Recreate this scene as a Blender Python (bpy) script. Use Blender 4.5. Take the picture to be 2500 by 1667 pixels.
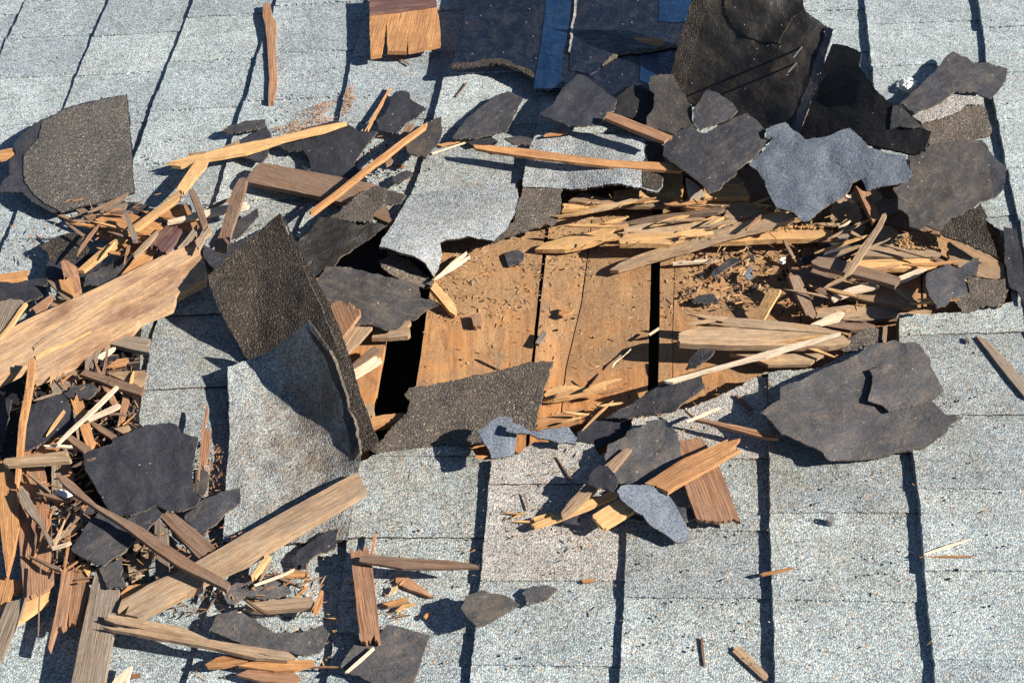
import bpy, math, random
import numpy as np
from mathutils import Vector, noise
from mathutils.geometry import delaunay_2d_cdt

for o in list(bpy.data.objects):
    bpy.data.objects.remove(o)
SC = bpy.context.scene
C = SC.collection
R = math.radians

# ------------------------------------------------------------------ camera
F_PX, W_PX, H_PX = 3733.0, 2500.0, 1667.0      # focal length in photo pixels
TILT, DIST = R(45), 2.49
cam = bpy.data.objects.new("camera", bpy.data.cameras.new("camera"))
C.objects.link(cam)
cam.data.sensor_width = 36.0
cam.data.lens = 36.0 * F_PX / W_PX
cam.data.clip_start, cam.data.clip_end = 0.05, 200
CAM = Vector((0, -DIST * math.cos(TILT), DIST * math.sin(TILT)))
cam.location = CAM
cam.rotation_euler = (R(90) - TILT, 0, 0)
SC.camera = cam

# ------------------------------------------------------------------ light
SUN_EL, SUN_AZ = R(33), math.atan2(-0.22, 0.975)     # az measured from +X
sd = Vector((math.cos(SUN_AZ) * math.cos(SUN_EL), math.sin(SUN_AZ) * math.cos(SUN_EL), math.sin(SUN_EL)))
w = bpy.data.worlds.new("World")
SC.world = w
w.use_nodes = True
nt = w.node_tree
sky = nt.nodes.new("ShaderNodeTexSky")
sky.sky_type = 'NISHITA'
sky.sun_disc = False
sky.altitude = 2500
sky.dust_density = 0.3
sky.sun_elevation = SUN_EL
sky.sun_rotation = math.atan2(sd.x, sd.y)
nt.links.new(sky.outputs[0], nt.nodes["Background"].inputs[0])
nt.nodes["Background"].inputs[1].default_value = 0.05
sun = bpy.data.objects.new("sun", bpy.data.lights.new("sun", 'SUN'))
C.objects.link(sun)
sun.data.energy = 5.0
sun.data.angle = R(0.5)
sun.data.color = (1.0, 0.93, 0.83)
sun.rotation_euler = sd.to_track_quat('Z', 'Y').to_euler()
sun.location = sd * 5
SC.view_settings.view_transform = 'Standard'
SC.view_settings.look = 'None'
SC.view_settings.gamma = 1
SC.view_settings.use_curve_mapping = False
SC.view_settings.exposure = 1.15
SC.cycles.max_bounces = 6

# ------------------------------------------------------------------ materials
def new_mat(name, rough=0.85, spec=0.3):
    m = bpy.data.materials.new(name)
    m.use_nodes = True
    b = m.node_tree.nodes["Principled BSDF"]
    b.inputs["Roughness"].default_value = rough
    b.inputs["Specular IOR Level"].default_value = spec
    return m, m.node_tree, b

class NB:
    def __init__(s, nt): s.t = nt; s.n = nt.nodes; s.l = nt.links
    def link(s, a, b): s.l.new(a, b)
    def add(s, typ, **kw):
        nd = s.n.new(typ)
        for k, v in kw.items():
            if k in nd.inputs.keys(): nd.inputs[k].default_value = v
            else: setattr(nd, k, v)
        return nd
    def math(s, op, a, b=None, c=None, clamp=False):
        nd = s.n.new("ShaderNodeMath"); nd.operation = op; nd.use_clamp = clamp
        for i, v in enumerate((a, b, c)):
            if v is None: continue
            if isinstance(v, (int, float)): nd.inputs[i].default_value = v
            else: s.link(v, nd.inputs[i])
        return nd.outputs[0]
    def mix(s, f, a, b, typ='MIX'):
        nd = s.n.new("ShaderNodeMix"); nd.data_type = 'RGBA'; nd.blend_type = typ
        for i, v in ((0, f), (6, a), (7, b)):
            if isinstance(v, (int, float)): nd.inputs[i].default_value = v
            elif isinstance(v, tuple): nd.inputs[i].default_value = (*v, 1) if len(v) == 3 else v
            else: s.link(v, nd.inputs[i])
        return nd.outputs[2]
    def ramp(s, f, stops, interp='LINEAR'):
        nd = s.n.new("ShaderNodeValToRGB"); cr = nd.color_ramp; cr.interpolation = interp
        while len(cr.elements) > 1: cr.elements.remove(cr.elements[0])
        for i, (p, c) in enumerate(stops):
            e = cr.elements[0] if i == 0 else cr.elements.new(p)
            e.position = p; e.color = (*c, 1) if len(c) == 3 else c
        s.link(f, nd.inputs[0]); return nd.outputs[0]
    def coords(s, scale=(1, 1, 1), rnd=True):
        tc = s.n.new("ShaderNodeTexCoord")
        mp = s.n.new("ShaderNodeMapping"); mp.inputs["Scale"].default_value = scale
        s.link(tc.outputs["Object"], mp.inputs[0])
        if rnd:
            oi = s.n.new("ShaderNodeObjectInfo")
            cx = s.n.new("ShaderNodeCombineXYZ")
            s.link(s.math('MULTIPLY', oi.outputs["Random"], 91.0), cx.inputs[0])
            s.link(s.math('MULTIPLY', oi.outputs["Random"], 37.0), cx.inputs[1])
            s.link(cx.outputs[0], mp.inputs[1])
        return mp.outputs[0]
    def noise(s, vec, scale, detail=3, rough=0.55, dist=0.0):
        nd = s.n.new("ShaderNodeTexNoise")
        nd.inputs["Scale"].default_value = scale; nd.inputs["Detail"].default_value = detail
        nd.inputs["Roughness"].default_value = rough; nd.inputs["Distortion"].default_value = dist
        s.link(vec, nd.inputs["Vector"]); return nd.outputs[0]
    def bump(s, h, strength, dist):
        nd = s.n.new("ShaderNodeBump"); nd.inputs["Strength"].default_value = strength
        nd.inputs["Distance"].default_value = dist; s.link(h, nd.inputs["Height"])
        return nd
    def random(s):
        return s.n.new("ShaderNodeObjectInfo").outputs["Random"]

G = (0.001,)
def granule_mat(name, tint, stops, dirt, dirtcol=(0.25, 0.18, 0.12), cell=365.0, local=False, bumpk=0.6, wear=0.24, soft=.22, mean=(.46, .485, .49)):
    m, t, b = new_mat(name, 0.8, 0.35)
    nb = NB(t)
    v = nb.coords(rnd=local)
    vo = nb.add("ShaderNodeTexVoronoi"); vo.inputs["Scale"].default_value = cell
    vo.inputs["Randomness"].default_value = 1.0
    nb.link(v, vo.inputs["Vector"])
    sep = nb.n.new("ShaderNodeSeparateColor"); nb.link(vo.outputs["Color"], sep.inputs[0])
    col = nb.ramp(sep.outputs[0], stops, 'CONSTANT')
    # second octave so that grains differ in size
    vo2 = nb.add("ShaderNodeTexVoronoi"); vo2.inputs["Scale"].default_value = cell * 1.9
    nb.link(v, vo2.inputs["Vector"])
    sep2 = nb.n.new("ShaderNodeSeparateColor"); nb.link(vo2.outputs["Color"], sep2.inputs[0])
    f2 = nb.math('MULTIPLY', nb.math('GREATER_THAN', sep2.outputs[1], 0.62), 0.75)
    col = nb.mix(f2, col, nb.ramp(sep2.outputs[0], stops, 'CONSTANT'))
    col = nb.mix(soft, col, mean)
    # bare asphalt between the grains
    edge = nb.ramp(vo.outputs["Distance"], [(0.45, (1, 1, 1)), (0.75, (0.66, 0.66, 0.68))])
    col = nb.mix(1.0, col, edge, 'MULTIPLY')
    # slow weathering
    big = nb.noise(v, 9.0, 5, 0.6)
    col = nb.mix(1.0, col, nb.ramp(big, [(0.3, (1 - wear,) * 3), (0.7, (1 + wear * .35,) * 3)]), 'MULTIPLY')
    spk = nb.noise(v, 60.0, 3, 0.6)
    col = nb.mix(1.0, col, nb.ramp(spk, [(0.3, (.86, .86, .86)), (0.65, (1.06, 1.06, 1.06))]), 'MULTIPLY')
    col = nb.mix(1.0, col, tint, 'MULTIPLY')
    rnd = nb.random()
    col = nb.mix(1.0, col, nb.ramp(rnd, [(0, (.82, .82, .84)), (.5, (.97, .97, .97)), (1, (1.06, 1.05, 1.02))]), 'MULTIPLY')
    if dirt == 'hole':        # brown dust spread round the hole
        sx = nb.n.new("ShaderNodeSeparateXYZ"); nb.link(v, sx.inputs[0])
        dx = nb.math('DIVIDE', nb.math('SUBTRACT', sx.outputs[0], 0.06), 1.05)
        dy = nb.math('DIVIDE', nb.math('SUBTRACT', sx.outputs[1], 0.02), 0.72)
        d = nb.math('SQRT', nb.math('ADD', nb.math('MULTIPLY', dx, dx), nb.math('MULTIPLY', dy, dy)))
        f = nb.math('SUBTRACT', 1.0, d, clamp=True)
        f = nb.math('MULTIPLY', f, nb.math('MULTIPLY', nb.ramp(nb.noise(v, 14, 5, .65), [(0.28, (.12, .12, .12)), (0.66, (1, 1, 1))]), 1.7), clamp=True)
    elif isinstance(dirt, tuple):          # rusty brown stain round one spot, deepened to paint the raised curl's shade
        ge = nb.n.new("ShaderNodeNewGeometry"); sx = nb.n.new("ShaderNodeSeparateXYZ"); nb.link(ge.outputs["Position"], sx.inputs[0])
        dx = nb.math('DIVIDE', nb.math('SUBTRACT', sx.outputs[0], dirt[0]), dirt[2])
        dy = nb.math('DIVIDE', nb.math('SUBTRACT', sx.outputs[1], dirt[1]), dirt[3])
        d = nb.math('SQRT', nb.math('ADD', nb.math('MULTIPLY', dx, dx), nb.math('MULTIPLY', dy, dy)))
        f = nb.math('MULTIPLY', nb.math('SUBTRACT', 1.15, d, clamp=True), nb.math('MULTIPLY', nb.ramp(nb.noise(v, 24, 6, .7), [(0.30, (.1, .1, .1)), (0.6, (1, 1, 1))]), 1.0), clamp=True)
        col = nb.mix(f, col, nb.mix(1.0, col, (.60, .42, .28), 'MULTIPLY'))
        f = nb.math('MULTIPLY', f, .25)
    else:
        f = nb.math('MULTIPLY', nb.ramp(nb.noise(v, 22, 5, .65), [(0.35, (0, 0, 0)), (0.7, (1, 1, 1))]), dirt)
    col = nb.mix(f, col, nb.mix(1.0, col, (.84, .70, .54), 'MULTIPLY') if dirt == 'hole' else dirtcol)
    nb.link(col, b.inputs["Base Color"])
    hgt = nb.math('ADD', nb.math('MULTIPLY', vo.outputs["Distance"], -1.0), nb.math('MULTIPLY', vo2.outputs["Distance"], -.4))
    hgt = nb.math('ADD', hgt, nb.math('MULTIPLY', spk, 0.8))
    hgt = nb.math('ADD', hgt, nb.math('MULTIPLY', sep.outputs[2], 0.6))
    bp = nb.bump(hgt, bumpk, 0.0022)
    nb.link(bp.outputs[0], b.inputs["Normal"])
    return m

GREY = [(0.0, (.085, .09, .105)), (.10, (.20, .215, .235)), (.27, (.33, .355, .375)), (.47, (.45, .485, .505)), (.68, (.58, .62, .64)),
        (.82, (.76, .80, .81)), (.86, (.66, .52, .42)), (.945, (.52, .36, .26))]
BRN = [(0.0, (.03, .028, .026)), (.25, (.07, .064, .058)), (.5, (.11, .098, .088)), (.74, (.155, .138, .12)), (.90, (.24, .21, .175)),
       (.965, (.42, .36, .27))]
DRK = [(0.0, (.018, .016, .015)), (.35, (.04, .034, .03)), (.62, (.075, .062, .052)), (.84, (.13, .11, .09)), (.95, (.26, .21, .15))]
M = {}
M['gran'] = granule_mat("shingle_granules", (.83, .92, .935), GREY, 'hole')
M['granl'] = granule_mat("shingle_granules_loose", (.80, .855, .86), GREY, 0.2, local=True)
M['granc'] = granule_mat("shingle_granules_dirt_shade", (.78, .845, .85), GREY, (-.25, -.21, .22, .30), dirtcol=(.16, .11, .07), local=True)  # brown dirt, with shade of the raised curl painted in
M['grant'] = granule_mat("shingle_granules_dusty", (.88, .83, .76), GREY, 0.2, local=True)
M['granb'] = granule_mat("old_shingle_granules", (.98, .94, .88), BRN, 0.45, dirtcol=(.135, .10, .07), local=True, mean=(.115, .10, .088))
M['granq'] = granule_mat("old_shingle_granules_grey", (.80, .83, .86), BRN, 0.15, dirtcol=(.11, .085, .06), local=True, mean=(.115, .105, .095))
M['grand'] = granule_mat("shingle_back_grit", (1, .95, .88), DRK, 0.3, dirtcol=(.05, .034, .022), local=True, bumpk=1.0, mean=(.045, .038, .033), soft=.3)

def felt_mat(name, base, dust, dustamt, rough=0.8, spec=0.35, fine=0.5):
    m, t, b = new_mat(name, rough, spec)
    nb = NB(t)
    v = nb.coords()
    vs = nb.coords((1.0, 2.2, 1.0))
    fib = nb.noise(v, 420, 3, .65)
    col = nb.ramp(fib, [(.3, tuple(c * (1 - fine) for c in base)), (.5, base), (.72, tuple(c * (1 + fine * 1.2) for c in base))])
    big = nb.noise(v, 16, 4, .6)
    col = nb.mix(1.0, col, nb.ramp(big, [(.3, (.72, .72, .74)), (.7, (1.22, 1.2, 1.16))]), 'MULTIPLY')
    d = nb.noise(vs, 24, 6, .68, .4)
    f = nb.math('MULTIPLY', nb.ramp(d, [(.47, (0, 0, 0)), (.70, (1, 1, 1))]), dustamt)
    col = nb.mix(f, col, dust)
    d2 = nb.noise(v, 130, 5, .7)
    f2 = nb.math('MULTIPLY', nb.ramp(d2, [(.57, (0, 0, 0)), (.68, (1, 1, 1))]), min(1, dustamt * 0.7))
    col = nb.mix(f2, col, tuple(min(1, c * 1.5) for c in dust))
    for sc_, an in (((7, 120, 7), .5), ((95, 9, 9), .35)):
        ln = nb.noise(nb.coords(sc_), 2.0, 3, .6, .5)
        fl = nb.math('MULTIPLY', nb.ramp(ln, [(.66, (0, 0, 0)), (.72, (1, 1, 1))]), an * min(1, dustamt * 1.6))
        col = nb.mix(fl, col, tuple(min(1, c * 1.25) for c in dust))
    wsp = nb.add("ShaderNodeTexVoronoi"); wsp.inputs["Scale"].default_value = 130
    nb.link(v, wsp.inputs["Vector"])
    sp = nb.n.new("ShaderNodeSeparateColor"); nb.link(wsp.outputs["Color"], sp.inputs[0])
    f3 = nb.math('MULTIPLY', nb.math('GREATER_THAN', sp.outputs[0], .955), nb.math('LESS_THAN', wsp.outputs["Distance"], .17))
    col = nb.mix(nb.math('MULTIPLY', f3, .7), col, (.42, .36, .3))
    rnd = nb.random()
    col = nb.mix(1.0, col, nb.ramp(rnd, [(0, (.78, .78, .78)), (1, (1.2, 1.2, 1.2))]), 'MULTIPLY')
    nb.link(col, b.inputs["Base Color"])
    h = nb.math('ADD', nb.math('MULTIPLY', fib, 0.5), nb.math('MULTIPLY', nb.noise(v, 38, 5, .62, .5), 3.4))
    nb.link(nb.bump(h, .55, .0018).outputs[0], b.inputs["Normal"])
    return m

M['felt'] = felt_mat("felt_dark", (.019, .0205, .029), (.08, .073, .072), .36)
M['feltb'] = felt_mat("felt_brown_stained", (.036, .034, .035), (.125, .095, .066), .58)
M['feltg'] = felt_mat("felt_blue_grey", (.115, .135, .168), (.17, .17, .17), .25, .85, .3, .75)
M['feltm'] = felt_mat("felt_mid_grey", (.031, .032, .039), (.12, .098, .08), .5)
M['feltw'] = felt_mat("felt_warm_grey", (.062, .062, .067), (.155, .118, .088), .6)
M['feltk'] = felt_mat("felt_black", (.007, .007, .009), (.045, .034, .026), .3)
M['tar'] = felt_mat("asphalt_sheet", (.005, .0075, .015), (.09, .078, .075), .2, .2, .75, .5)
M['tape'] = felt_mat("film_strip", (.005, .022, .062), (.05, .075, .13), .25, .15, .8, .4)
M['feltdk'] = felt_mat("asphalt_underside", (.010, .009, .0082), (.065, .048, .03), .5, .5, .45)
M['fibre'] = felt_mat("torn_felt_fibre", (.085, .07, .055), (.22, .17, .12), .6)

def wood_mat(name, light, dark, grey=0.0, streak=.5, rough=.75, stain=None, stainamt=0.0, gscale=1.0, bumpk=.65):
    m, t, b = new_mat(name, rough, .25)
    nb = NB(t)
    v = nb.coords((2.4, 62, 62))
    vf = nb.coords((8, 260, 260))
    vb = nb.coords((3, 9, 9))
    g = nb.noise(v, 3.0 * gscale, 5, .6, .35)
    gf = nb.noise(vf, 2.4 * gscale, 3, .6)
    mid = tuple((a + c) / 2 for a, c in zip(light, dark))
    col = nb.ramp(g, [(.22, dark), (.46, mid), (.70, light)])
    col = nb.mix(1.0, col, nb.ramp(gf, [(.3, (1 - streak * .75,) * 3), (.6, (1.1, 1.09, 1.07))]), 'MULTIPLY')
    bl = nb.noise(vb, 5.0, 4, .6)
    if grey:
        f = nb.math('MULTIPLY', nb.ramp(bl, [(.38, (0, 0, 0)), (.62, (1, 1, 1))]), grey)
        col = nb.mix(f, col, (.215, .185, .155))
    if stain:
        bs = nb.noise(vb, 3.2, 5, .65)
        f = nb.math('MULTIPLY', nb.ramp(bs, [(.48, (0, 0, 0)), (.66, (1, 1, 1))]), stainamt)
        col = nb.mix(f, col, stain)
    rnd = nb.random()
    col = nb.mix(1.0, col, nb.ramp(rnd, [(0, (.82, .80, .80)), (.5, (1, 1, 1)), (1, (1.14, 1.13, 1.11))]), 'MULTIPLY')
    cr = nb.noise(nb.coords((1.6, 70, 70)), 2.0, 4, .65, .3)
    crk = nb.ramp(cr, [(.30, (1, 1, 1)), (.345, (0, 0, 0))])
    col = nb.mix(nb.math('MULTIPLY', crk, .5), col, tuple(c * .28 for c in dark))
    sm = nb.noise(nb.coords((30, 30, 30)), 3.0, 5, .7)
    col = nb.mix(1.0, col, nb.ramp(sm, [(.3, (.84, .82, .80)), (.6, (1.05, 1.05, 1.05))]), 'MULTIPLY')
    nb.link(col, b.inputs["Base Color"])
    h = nb.math('ADD', nb.math('SUBTRACT', nb.math('MULTIPLY', g, 1.0), nb.math('MULTIPLY', crk, .8)), nb.math('MULTIPLY', gf, 1.0))
    nb.link(nb.bump(h, bumpk, .0022).outputs[0], b.inputs["Normal"])
    return m

M['wy'] = wood_mat("wood_fresh_yellow", (.64, .40, .175), (.47, .265, .105), .16, .22, stain=(.30, .19, .105), stainamt=.45)
M['wo'] = wood_mat("wood_orange", (.50, .265, .11), (.30, .135, .052), .12, .4, stain=(.19, .085, .045), stainamt=.45)
M['wb'] = wood_mat("wood_brown", (.24, .15, .097), (.13, .075, .048), .3, .55)
M['wt'] = wood_mat("wood_tan_weathered", (.46, .32, .19), (.27, .17, .095), .45, .5, stain=(.17, .11, .07), stainamt=.4)
M['wg'] = wood_mat("wood_grey_weathered", (.30, .235, .175), (.14, .10, .073), .6, .65)
M['wp'] = wood_mat("wood_pale", (.74, .62, .47), (.52, .39, .26), .2, .3)
M['wr'] = wood_mat("wood_red_brown", (.37, .20, .11), (.19, .093, .052), .18, .6)
M['wv'] = wood_mat("wood_dark_painted", (.12, .06, .052), (.06, .032, .034), .1, .3, .5, stain=(.28, .16, .10), stainamt=.7)
M['wk'] = wood_mat("wood_plank", (.50, .325, .185), (.34, .195, .10), .4, .35, stain=(.16, .082, .052), stainamt=.85)
M['wm'] = wood_mat("wood_mid_brown", (.44, .305, .185), (.25, .155, .09), .45, .5, stain=(.12, .078, .052), stainamt=.5)

def deck_mat():
    m, t, b = new_mat("deck_wood", .8, .25)
    nb = NB(t)
    v = nb.coords((30, 2, 30)); vf = nb.coords((120, 4, 120)); vo = nb.coords()
    vw = nb.coords(rnd=False)
    g = nb.noise(v, 2.2, 5, .6, .6); gf = nb.noise(vf, 2.0, 3, .6)
    col = nb.ramp(g, [(.3, (.28, .115, .038)), (.5, (.42, .19, .066)), (.68, (.52, .26, .10))])
    col = nb.mix(1.0, col, nb.ramp(gf, [(.3, (.78, .78, .78)), (.6, (1.06, 1.06, 1.06))]), 'MULTIPLY')
    wv = nb.n.new("ShaderNodeTexWave"); wv.wave_type = 'BANDS'; wv.bands_direction = 'X'
    wv.inputs["Scale"].default_value = 16; wv.inputs["Distortion"].default_value = 5
    wv.inputs["Detail"].default_value = 2; wv.inputs["Detail Scale"].default_value = .6
    nb.link(nb.coords((1, .22, 1)), wv.inputs["Vector"])
    col = nb.mix(nb.math('MULTIPLY', wv.outputs["Fac"], .16), col, (.20, .08, .03))
    # dust lies thickest under the upper edge of the hole and on the right
    sx = nb.n.new("ShaderNodeSeparateXYZ"); nb.link(vw, sx.inputs[0])
    wy = nb.math('ADD', nb.math('MULTIPLY', sx.outputs[1], 2.6), nb.math('MULTIPLY', sx.outputs[0], .5))
    dn = nb.noise(vo, 13, 6, .7)
    f = nb.math('ADD', nb.math('MULTIPLY', nb.math('SUBTRACT', dn, .5), 3.4), nb.math('ADD', wy, .56), clamp=True)
    dirt = nb.ramp(nb.noise(vo, 210, 4, .75), [(.28, (.155, .09, .046)), (.5, (.27, .167, .086)), (.7, (.37, .245, .138))])
    col = nb.mix(nb.math('MULTIPLY', f, .9), col, dirt)
    st = nb.noise(vo, 9, 5, .6)
    col = nb.mix(nb.math('MULTIPLY', nb.ramp(st, [(.54, (0, 0, 0)), (.66, (1, 1, 1))]), .55), col, (.17, .115, .078))
    wn = nb.noise(nb.coords((9, 3, 9)), 2.2, 5, .65)
    col = nb.mix(nb.math('MULTIPLY', nb.ramp(wn, [(.55, (0, 0, 0)), (.66, (1, 1, 1))]), .45), col, (.50, .29, .13))
    sn = nb.noise(nb.coords((14, 4, 14)), 2.6, 5, .7, .6)
    col = nb.mix(nb.math('MULTIPLY', nb.ramp(sn, [(.57, (0, 0, 0)), (.64, (1, 1, 1))]), .5), col, (.15, .075, .035))
    col = nb.mix(1.0, col, nb.ramp(nb.random(), [(0, (.88, .86, .85)), (1, (1.1, 1.1, 1.1))]), 'MULTIPLY')
    nb.link(col, b.inputs["Base Color"])
    h = nb.math('ADD', nb.math('MULTIPLY', gf, .5), nb.math('MULTIPLY', nb.noise(vo, 260, 4, .7), nb.math('MULTIPLY', f, 2.2)))
    nb.link(nb.bump(h, .45, .0018).outputs[0], b.inputs["Normal"])
    return m
M['deck'] = deck_mat()

def plain(name, col, rough=.8, metal=0.0, var=.2, scale=120):
    m, t, b = new_mat(name, rough, .4)
    nb = NB(t)
    n = nb.noise(nb.coords(), scale, 4, .6)
    nb.link(nb.ramp(n, [(.3, tuple(c * (1 - var) for c in col)), (.7, tuple(min(1, c * (1 + var)) for c in col))]), b.inputs["Base Color"])
    nb.link(nb.bump(n, .4, .002).outputs[0], b.inputs["Normal"])
    b.inputs["Metallic"].default_value = metal
    return m
M['white'] = plain("white_sealant", (.72, .74, .74), .5, var=.15)
M['steel'] = plain("nail_steel", (.55, .54, .52), .35, .9, .2)
M['attic'] = plain("attic_dark", (.012, .010, .009), .95)
M['stone'] = plain("pebble", (.16, .15, .15), .8)

# ------------------------------------------------------------------ geometry helpers
CT, ST = math.cos(TILT), math.sin(TILT)
def unproject(px, py, h):
    """photo pixel -> the point at height h above the shingles that it shows"""
    x, y = (px - W_PX / 2) / F_PX, (H_PX / 2 - py) / F_PX
    d = Vector((x, y * ST + CT, y * CT - ST))
    return CAM + d * ((h - CAM.z) / d.z)

S1, S2 = 2195 / 700.0, 2195 / 350.0
REG = {}
for r_, y_ in zip("abcd", (0, 400, 800, 1167)):
    for c_ in range(4): REG[r_ + str(c_ + 1)] = (600 * c_, y_, S1)
REG.update(e1=(0, 800, S2), e2=(0, 1000, S2), e3=(0, 1200, S2), e4=(1450, 430, S2), e5=(1800, 430, S2), p=(0, 0, 1.0))
def topx(reg, p):
    ox, oy, s = REG[reg]
    return (ox + p[0] / s, oy + p[1] / s)
def parse(reg, s):
    return [topx(reg, tuple(float(v) for v in q.split(','))) for q in s.split()]

def height_fn(reg, h):
    if isinstance(h, (int, float)): return lambda x, y: h
    pts = [(*topx(reg, (a, b)), z) for a, b, z in h]
    if len(pts) == 2:
        (x0, y0, z0), (x1, y1, z1) = pts
        L = (x1 - x0) ** 2 + (y1 - y0) ** 2
        return lambda x, y: z0 + (z1 - z0) * max(-.15, min(1.15, ((x - x0) * (x1 - x0) + (y - y0) * (y1 - y0)) / L))
    if len(pts) == 3:
        A = np.array([[x, y, 1] for x, y, _ in pts]); co = np.linalg.solve(A, np.array([z for *_, z in pts]))
        return lambda x, y: co[0] * x + co[1] * y + co[2]
    P = np.array([[x, y] for x, y, _ in pts]) / 500.0
    Z = np.array([z for *_, z in pts]); n = len(P)
    U = lambda r2: np.where(r2 > 1e-12, r2 * np.log(r2 + 1e-12), 0)
    K = U(((P[:, None] - P[None]) ** 2).sum(-1)) + np.eye(n) * 1e-3
    Q = np.hstack([np.ones((n, 1)), P])
    sol = np.linalg.solve(np.block([[K, Q], [Q.T, np.zeros((3, 3))]]), np.concatenate([Z, np.zeros(3)]))
    def f(x, y):
        q = np.array([x, y]) / 500.0
        return float(U(((P - q) ** 2).sum(-1)) @ sol[:n] + sol[n] + sol[n + 1] * q[0] + sol[n + 2] * q[1])
    return f

def inside(poly, x, y):
    c = False; j = len(poly) - 1
    for i in range(len(poly)):
        xi, yi = poly[i]; xj, yj = poly[j]
        if (yi > y) != (yj > y) and x < (xj - xi) * (y - yi) / (yj - yi) + xi: c = not c
        j = i
    return c

def ragged(pts, seg, amp, seed, axis=None, end_amp=0.0):
    """subdivide an outline and roughen it; along a wood axis the edges stay straight, the ends splinter"""
    rng = random.Random(seed); out = []; s = 0.0; n = len(pts)
    for i in range(n):
        (x0, y0), (x1, y1) = pts[i], pts[(i + 1) % n]
        dx, dy = x1 - x0, y1 - y0; L = math.hypot(dx, dy)
        if L < .5: continue
        a, sg, saw = amp, seg, False
        if axis is not None and abs(dx * axis[0] + dy * axis[1]) / L < .72:
            a, sg, saw = end_amp, 3.4, True
        k = max(1, int(L / sg))
        ts = [j / k for j in range(k)]
        if saw and k > 2: ts = sorted([0.0] + [rng.random() for _ in range(int(k * .8))])
        for j, t in enumerate(ts):
            x, y = x0 + dx * t, y0 + dy * t
            if saw: o = (rng.choice((-1, 1)) * rng.random() ** 1.8 * 2.1 * a) if j else 0
            else:
                q = s + L * t
                o = a * (noise.noise((q / 17.0, seed * 3.7, 0)) * 1.3 + noise.noise((q / 5.0, seed * 1.9, 5)) * .8 + noise.noise((q / 46.0, seed * 5.3, 9)) * 1.4)
                if j == 0: o *= .4
            if not saw and axis is None: o += rng.uniform(-.3, .3) * amp
            out.append((x - dy / L * o, y + dx / L * o) if not saw else (x + (axis[0] * o), y + (axis[1] * o)))
        s += L
    return out

def pca_axis(pts):
    a = np.array(pts); a = a - a.mean(0)
    wv, v = np.linalg.eigh(a.T @ a)
    return (float(v[0, 1]), float(v[1, 1]))

def build_mesh(name, outline, hf, th, grid, curl, seed, mats, hole=None, frame=None, bulge=0.0):
    """one solid sheet: outline in photo pixels, every vertex set at its own height, with real thickness"""
    xs = [p[0] for p in outline]; ys = [p[1] for p in outline]
    vin = [Vector(p) for p in outline]; edges = []
    nb_ = len(vin)
    if grid:
        rng = random.Random(seed + 5)
        y = min(ys) + grid / 2
        while y < max(ys):
            x = min(xs) + grid / 2
            while x < max(xs):
                px, py = x + rng.uniform(-.25, .25) * grid, y + rng.uniform(-.25, .25) * grid
                if inside(outline, px, py) and not (hole and inside(hole, px, py)): vin.append(Vector((px, py)))
                x += grid
            y += grid
    if hole:
        hx = len(vin)
        vin += [Vector(p) for p in hole]
        edges = [(hx + i, hx + (i + 1) % len(hole)) for i in range(len(hole))]
    vo, eo, fo, *_ = delaunay_2d_cdt(vin, edges, [list(range(nb_))], 0 if hole else 1, 1e-4)
    faces = []
    for f in fo:
        cx = sum(vo[i][0] for i in f) / len(f); cy = sum(vo[i][1] for i in f) / len(f)
        if not inside(outline, cx, cy): continue
        if hole and inside(hole, cx, cy): continue
        faces.append(list(f))
    if not faces: return None
    used = sorted({i for f in faces for i in f}); mp = {v: i for i, v in enumerate(used)}
    P = []
    for i in used:
        x, y = vo[i]
        z = hf(x, y)
        if curl: z += curl * (noise.noise((x / 95.0, y / 95.0, seed * 7.3)) + .6 * noise.noise((x / 34.0, y / 34.0, seed * 2.1)))
        P.append(unproject(x, y, z))
    faces = [[mp[i] for i in f] for f in faces]
    # orient towards the camera
    for k, f in enumerate(faces):
        nrm = (P[f[1]] - P[f[0]]).cross(P[f[2]] - P[f[0]])
        if nrm.dot(CAM - P[f[0]]) < 0: faces[k] = f[::-1]
    N = [Vector() for _ in P]
    cnt = {}
    for f in faces:
        nrm = (P[f[1]] - P[f[0]]).cross(P[f[2]] - P[f[0]])
        for i in f: N[i] += nrm
        for a, b in zip(f, f[1:] + f[:1]): cnt[(a, b)] = 1
    N = [n_.normalized() if n_.length > 0 else Vector((0, 0, 1)) for n_ in N]
    B = [p - n_ * th for p, n_ in zip(P, N)]
    bnd = [(a, b) for (a, b) in cnt if (b, a) not in cnt]
    n = len(P)
    verts = P + B
    F = list(faces) + [[i + n for i in f[::-1]] for f in faces]
    nt_ = len(faces)
    sides = []
    for a, b in bnd:
        k = len(verts)
        verts += [P[b], P[a], B[a], B[b]]
        sides.append([k, k + 1, k + 2, k + 3])
    F += sides
    # local frame: X along the longest axis
    cen = sum(P, Vector()) / n
    if frame == 'world': loc, ang = Vector((0, 0, 0)), 0.0
    else:
        ax = pca_axis([(p.x, p.y) for p in P]); ang = math.atan2(ax[1], ax[0]); loc = Vector((cen.x, cen.y, min(b.z for b in B)))
    ca, sa = math.cos(-ang), math.sin(-ang)
    loc_v = []
    for v in verts:
        d = v - loc
        loc_v.append((d.x * ca - d.y * sa, d.x * sa + d.y * ca, d.z))
    me = bpy.data.meshes.new(name)
    me.from_pydata(loc_v, [], F)
    for m_ in mats: me.materials.append(m_)
    for i, pl in enumerate(me.polygons):
        pl.use_smooth = i < nt_ * 2
        if i >= nt_ and len(mats) > 1: pl.material_index = 1
    me.update()
    o = bpy.data.objects.new(name, me)
    C.objects.link(o)
    o.location = loc; o.rotation_euler = (0, 0, ang)
    return o

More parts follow.
